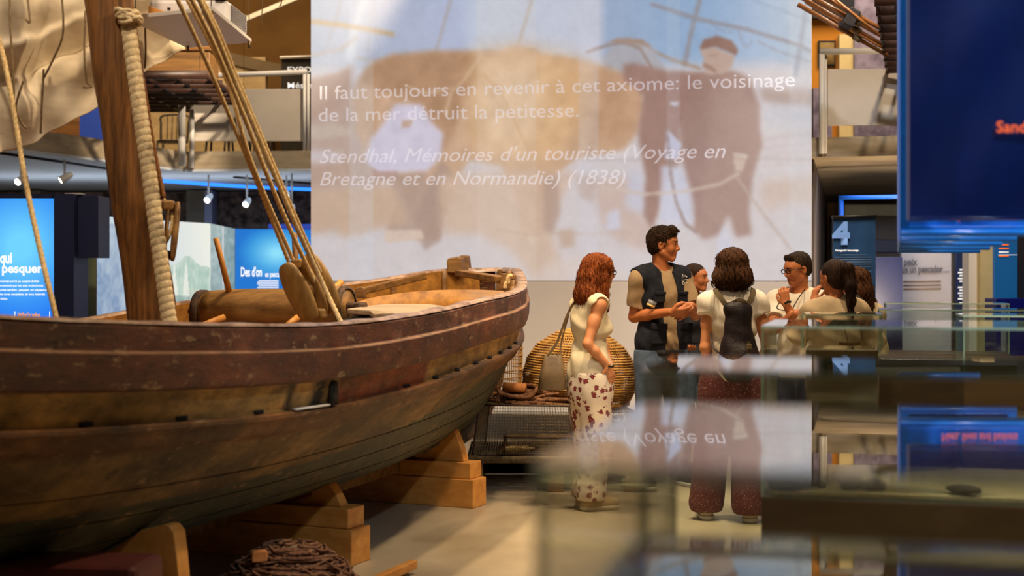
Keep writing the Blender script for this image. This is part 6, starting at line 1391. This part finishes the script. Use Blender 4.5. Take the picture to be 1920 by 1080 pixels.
# --- 7 curly woman
D = 9.65; x0 = px(1604, 0, D).x
p = Person('woman with shoulder-length wavy brown hair and black bag strap behind the ponytailed woman', x0, D, 1.59, rad(100), rad(130), rad(-6), True, SK2)
p.body({'L': dict(el=p.W(-.2, .02, 1.12), wr=p.W(-.1, .2, 1.1), d=(-.3, 1, 0), n=(0, 0, 1)), 'R': dict(el=p.W(.2, .02, 1.12), wr=p.W(.1, .2, 1.1), d=(.3, 1, 0), n=(0, 0, 1))}, h=.008)
p.top(cloth('pale_yellow_knit', (214, 196, 158)), .022, .82, 1.5, neck=.07, name='pale_jumper'); p.trousers(JN, .012, .01); p.shoes(M['white'])
CHR = hairmat('brown_wavy_hair', (36, 18, 8), (104, 62, 32))
hr = p.hair([elp(V3(0, -.02, .04), V3(.094, .108, .092)), elp(V3(0, -.06, -.05), V3(.10, .08, .10)), cap(V3(.07, -.05, -.04), V3(.11, -.07, -.17), .045, .03), cap(V3(-.06, -.07, -.06), V3(-.08, -.08, -.17), .045, .03), cap(V3(0, -.09, -.06), V3(.03, -.10, -.18), .05, .035), elp(V3(0, .12, -.05), V3(.065, .075, .10), op='-', k=.015)], CHR, .007, .0045, (100, 44), swirl=1.2); strands(p, hr, 320, .13, .0026, CHR, .009, lift=.003)
strap([J(1606, 553, D-.12), J(1620, 575, D-.16), J(1627, 610, D-.17), J(1630, 690, D-.17)], .02, .006, M['black'], p.T, 'bag_strap')
# ---------------------------------------------------------------- glass display cases
TH = math.atan((1610-960)/F)      # the rows of cases run about 14 degrees off the view
CU = Vector((math.sin(TH), math.cos(TH), 0)); CR_ = Vector((math.cos(TH), -math.sin(TH), 0))
def pane(name, o, a, b, n, th, t):
    """slab of glass o + a*u + b*v with thickness along n: two clear faces, darker green edges"""
    mb = MB(); n = Vector(n).normalized()*th; vs = [o, o+a, o+a+b, o+b]; vs += [v+n for v in vs]
    mb.add(vs, [(0, 3, 2, 1), (4, 5, 6, 7)], 0); mb.add(vs, [(0, 1, 5, 4), (1, 2, 6, 5), (2, 3, 7, 6), (3, 0, 4, 7)], 1)
    return mb.build(name, [M['glass'], M['gedge']], t, smooth=False)
def case(fl, wd, dp, zt, zb, label, base=M['case'], deck=None, deckz=None, th=.008, group=None, lid=True, inset=0, back=True, side=True):
    fl = Vector((fl[0], fl[1], 0)); a = CR_*wd; b = CU*dp; t = thing('display_case', fl+a/2+b/2, label, 'display case', group); H = zt-zb
    Z = lambda z: Vector((0, 0, z)); g = .001
    pane('glass_top', fl+Z(zt-th), a, b, Z(1), th, t)
    pane('glass_front', fl+Z(zb), a, Z(H-th-g), CU, th, t)
    if back: pane('glass_back', fl+b-CU*th+Z(zb), a, Z(H-th-g), CU, th, t)
    if side:
        pane('glass_side', fl+CU*(th+g)+Z(zb), b-CU*(2*th+2*g), Z(H-th-g), CR_, th, t)
        pane('glass_side', fl+a-CR_*th+CU*(th+g)+Z(zb), b-CU*(2*th+2*g), Z(H-th-g), CR_, th, t)
    mb = MB(); mb.prism([fl+CR_*inset+CU*inset, fl+a-CR_*inset+CU*inset, fl+a+b-CR_*inset-CU*inset, fl+b+CR_*inset-CU*inset], Z(zb-.004)); mb.build('base', base, t, bevel=.006)
    if deck:
        mb = MB(); mb.prism([fl+(CR_+CU)*.02+Z(zb-.003), fl+a+(CU-CR_)*.02+Z(zb-.003), fl+a+b-(CR_+CU)*.02+Z(zb-.003), fl+b+(CR_-CU)*.02+Z(zb-.003)], Z(.004)); mb.build('deck', deck, t, smooth=False)
    return t
def corner(x, y, zt): D = (CH-zt)*F/(y-Y0); p = px(x, y, D); return (p.x, p.y)
# C3 nearest, low hood over a glossy dark deck
c3 = corner(1000, 868, 1.37)
case(c3, 2.0, .58, 1.37, 1.215, 'nearest glass case, its blurred green-edged corner in the foreground', base=M['casel'], deck=M['casel'], th=.010)
c2 = corner(1203, 692, 1.37)
t2 = case(c2, 2.4, .42, 1.37, 1.0, 'second glass case from the camera, reflecting the blue banners along its top', base=M['case'], th=.008)
c1 = corner(1427, 611, 1.37)
t1 = case(c1, 3.2, .80, 1.37, .82, 'long glass case with a sand bed and stones', base=M['case'], th=.008)
F1 = Vector((c1[0], c1[1], 0))
# sand bed
mb = MB(); G = [[F1+CR_*(.03+3.1*u)+CU*(.03+.74*v)+Vector((0, 0, .822+.02*math.sin(4*u*PI)*math.sin(PI*v)*.5+.018*math.sin(19*u+5*v)*math.sin(PI*v)+.012)) for u in np.linspace(0, 1, 60)] for v in np.linspace(0, 1, 16)]
mb.surf(G); mb.add([F1+CR_*.03+CU*.03+Vector((0, 0, .822)), F1+CR_*3.13+CU*.03+Vector((0, 0, .822)), G[0][-1], G[0][0]], [(0, 1, 2, 3)])
tagp(mb.build('sand_bed', M['sand']), 'pale sand spread inside the long glass case', 'sand', kind='stuff')
rg = random.Random(4)
SN = ['broad brown rock at the left end of the sand bed', 'dark rock on the sand next to the broad brown one', 'small stone alone in front of the broad rock', 'dark twin-lobed stone low at the front of the sand', 'pointed grey stone in the middle of the sand bed', 'flat pebble in front of the pointed grey stone', 'little pebble right of the flat one', 'dark angular rock behind the twin-lobed stone', 'low reddish stone far right on the sand bed']
for i, (x, y, r, k) in enumerate(((1490, 897, .12, 1), (1570, 893, .05, 1), (1541, 909, .022, 1), (1597, 921, .045, 1), (1638, 910, .042, 1), (1634, 922, .014, .6), (1651, 922, .014, .6), (1596, 894, .035, 1), (1806, 922, .06, .4))):
    D = max(4.6-(x-1427)/F*4.6*.244+.09, min(4.95, .68*F/(y+13-Y0)))
    p = px(x, y, D); mb = MB(); R = Matrix.Rotation(rg.uniform(0, 3), 3, 'Z'); mb.ell((0, 0, 0), (r, r*.7, r*.5*k), R, 16, 10, .16)
    mb.v = [(a+p.x, b+p.y, c+.845+r*.2*k) for a, b, c in mb.v]; tagp(mb.build('stone', M['rock']), SN[i], 'stone')
# small case in front of the ponytailed woman
def fcase(xl, xr, y, zt, dp, zb, label, **k):
    c = corner(xl, y, zt); wd = None
    r = (xr-960)/F; wd = (r*c[1]-c[0])/(CR_.x-r*CR_.y); return case(c, wd, dp, zt, zb, label, **k), c
t5, c5 = fcase(1502, 1655, 588.5, 1.36, .40, 1.20, 'small glass case with a boat model in front of the beige shirt', inset=.02, base=M['casel'])
fcase(1648, 1990, 580, 1.36, .5, 1.10, 'mid-distance glass case below the slate blue banner', base=M['case'], inset=.0)
fcase(1660, 1893, 568, 1.36, .5, 1.02, 'rearmost glass case in front of the grey lettered panel', base=M['case'])
fcase(1806, 2000, 591, 1.36, .5, 1.10, 'glass case at the right edge with shells', base=M['case'])
# C1b dark unit between
# little boat model
p = Vector((c5[0], c5[1], 1.203))+CR_*.22+CU*.15
t = thing('boat_model', p, 'tiny wooden boat model with a mast in the small glass case', 'model')
G = []
for s in np.linspace(-1, 1, 15):
    w_ = .016*(1-s*s)**.6; G.append([p+CR_*(.05*s)+CU*(w_*math.cos(a))+Vector((0, 0, .018+.004*s*s+.014*math.sin(a))) for a in np.linspace(PI, 2*PI, 9)])
MB().surf(G).build('hull', M['oldwood'], t)
MB().tube([p+CR_*-.005+Vector((0, 0, .005)), p+CR_*-.03+Vector((0, 0, .11))], .002, 6).build('mast', M['oldwood'], t)
MB().tube([p+CR_*-.035+Vector((0, 0, .115)), p+CR_*.05+Vector((0, 0, .03))], .0015, 6).build('yard', M['ropel'], t)
# shells in the second case
F2 = Vector((c2[0], c2[1], 0))
p = px(1808, 742, 2.45); p.z = 1.002
t = thing('spiny_shell', p, 'spiny cream shell standing in the second glass case', 'shell')
mb = MB(); mb.ell(p+Vector((0, 0, .028)), (.026, .022, .027), noise=.1)
for k in range(14):
    a = k*2.4; d_ = Vector((math.cos(a), math.sin(a), .2+.7*(k % 3)/2)).normalized(); mb.tube([p+Vector((0, 0, .028))+d_*.02, p+Vector((0, 0, .028))+d_*.04], [.006, .001], 6)
mb.build('shell_body', M['shell'], t)
p = px(1782, 742, 2.5); p.z = 1.002; tagp(MB().lathe([(0, 0), (.008, .002), (.005, .012), (0, .02)], p, (0, 0, 1), 10).build('small_shell', M['shell']), 'tiny pointed shell left of the spiny one', 'shell')
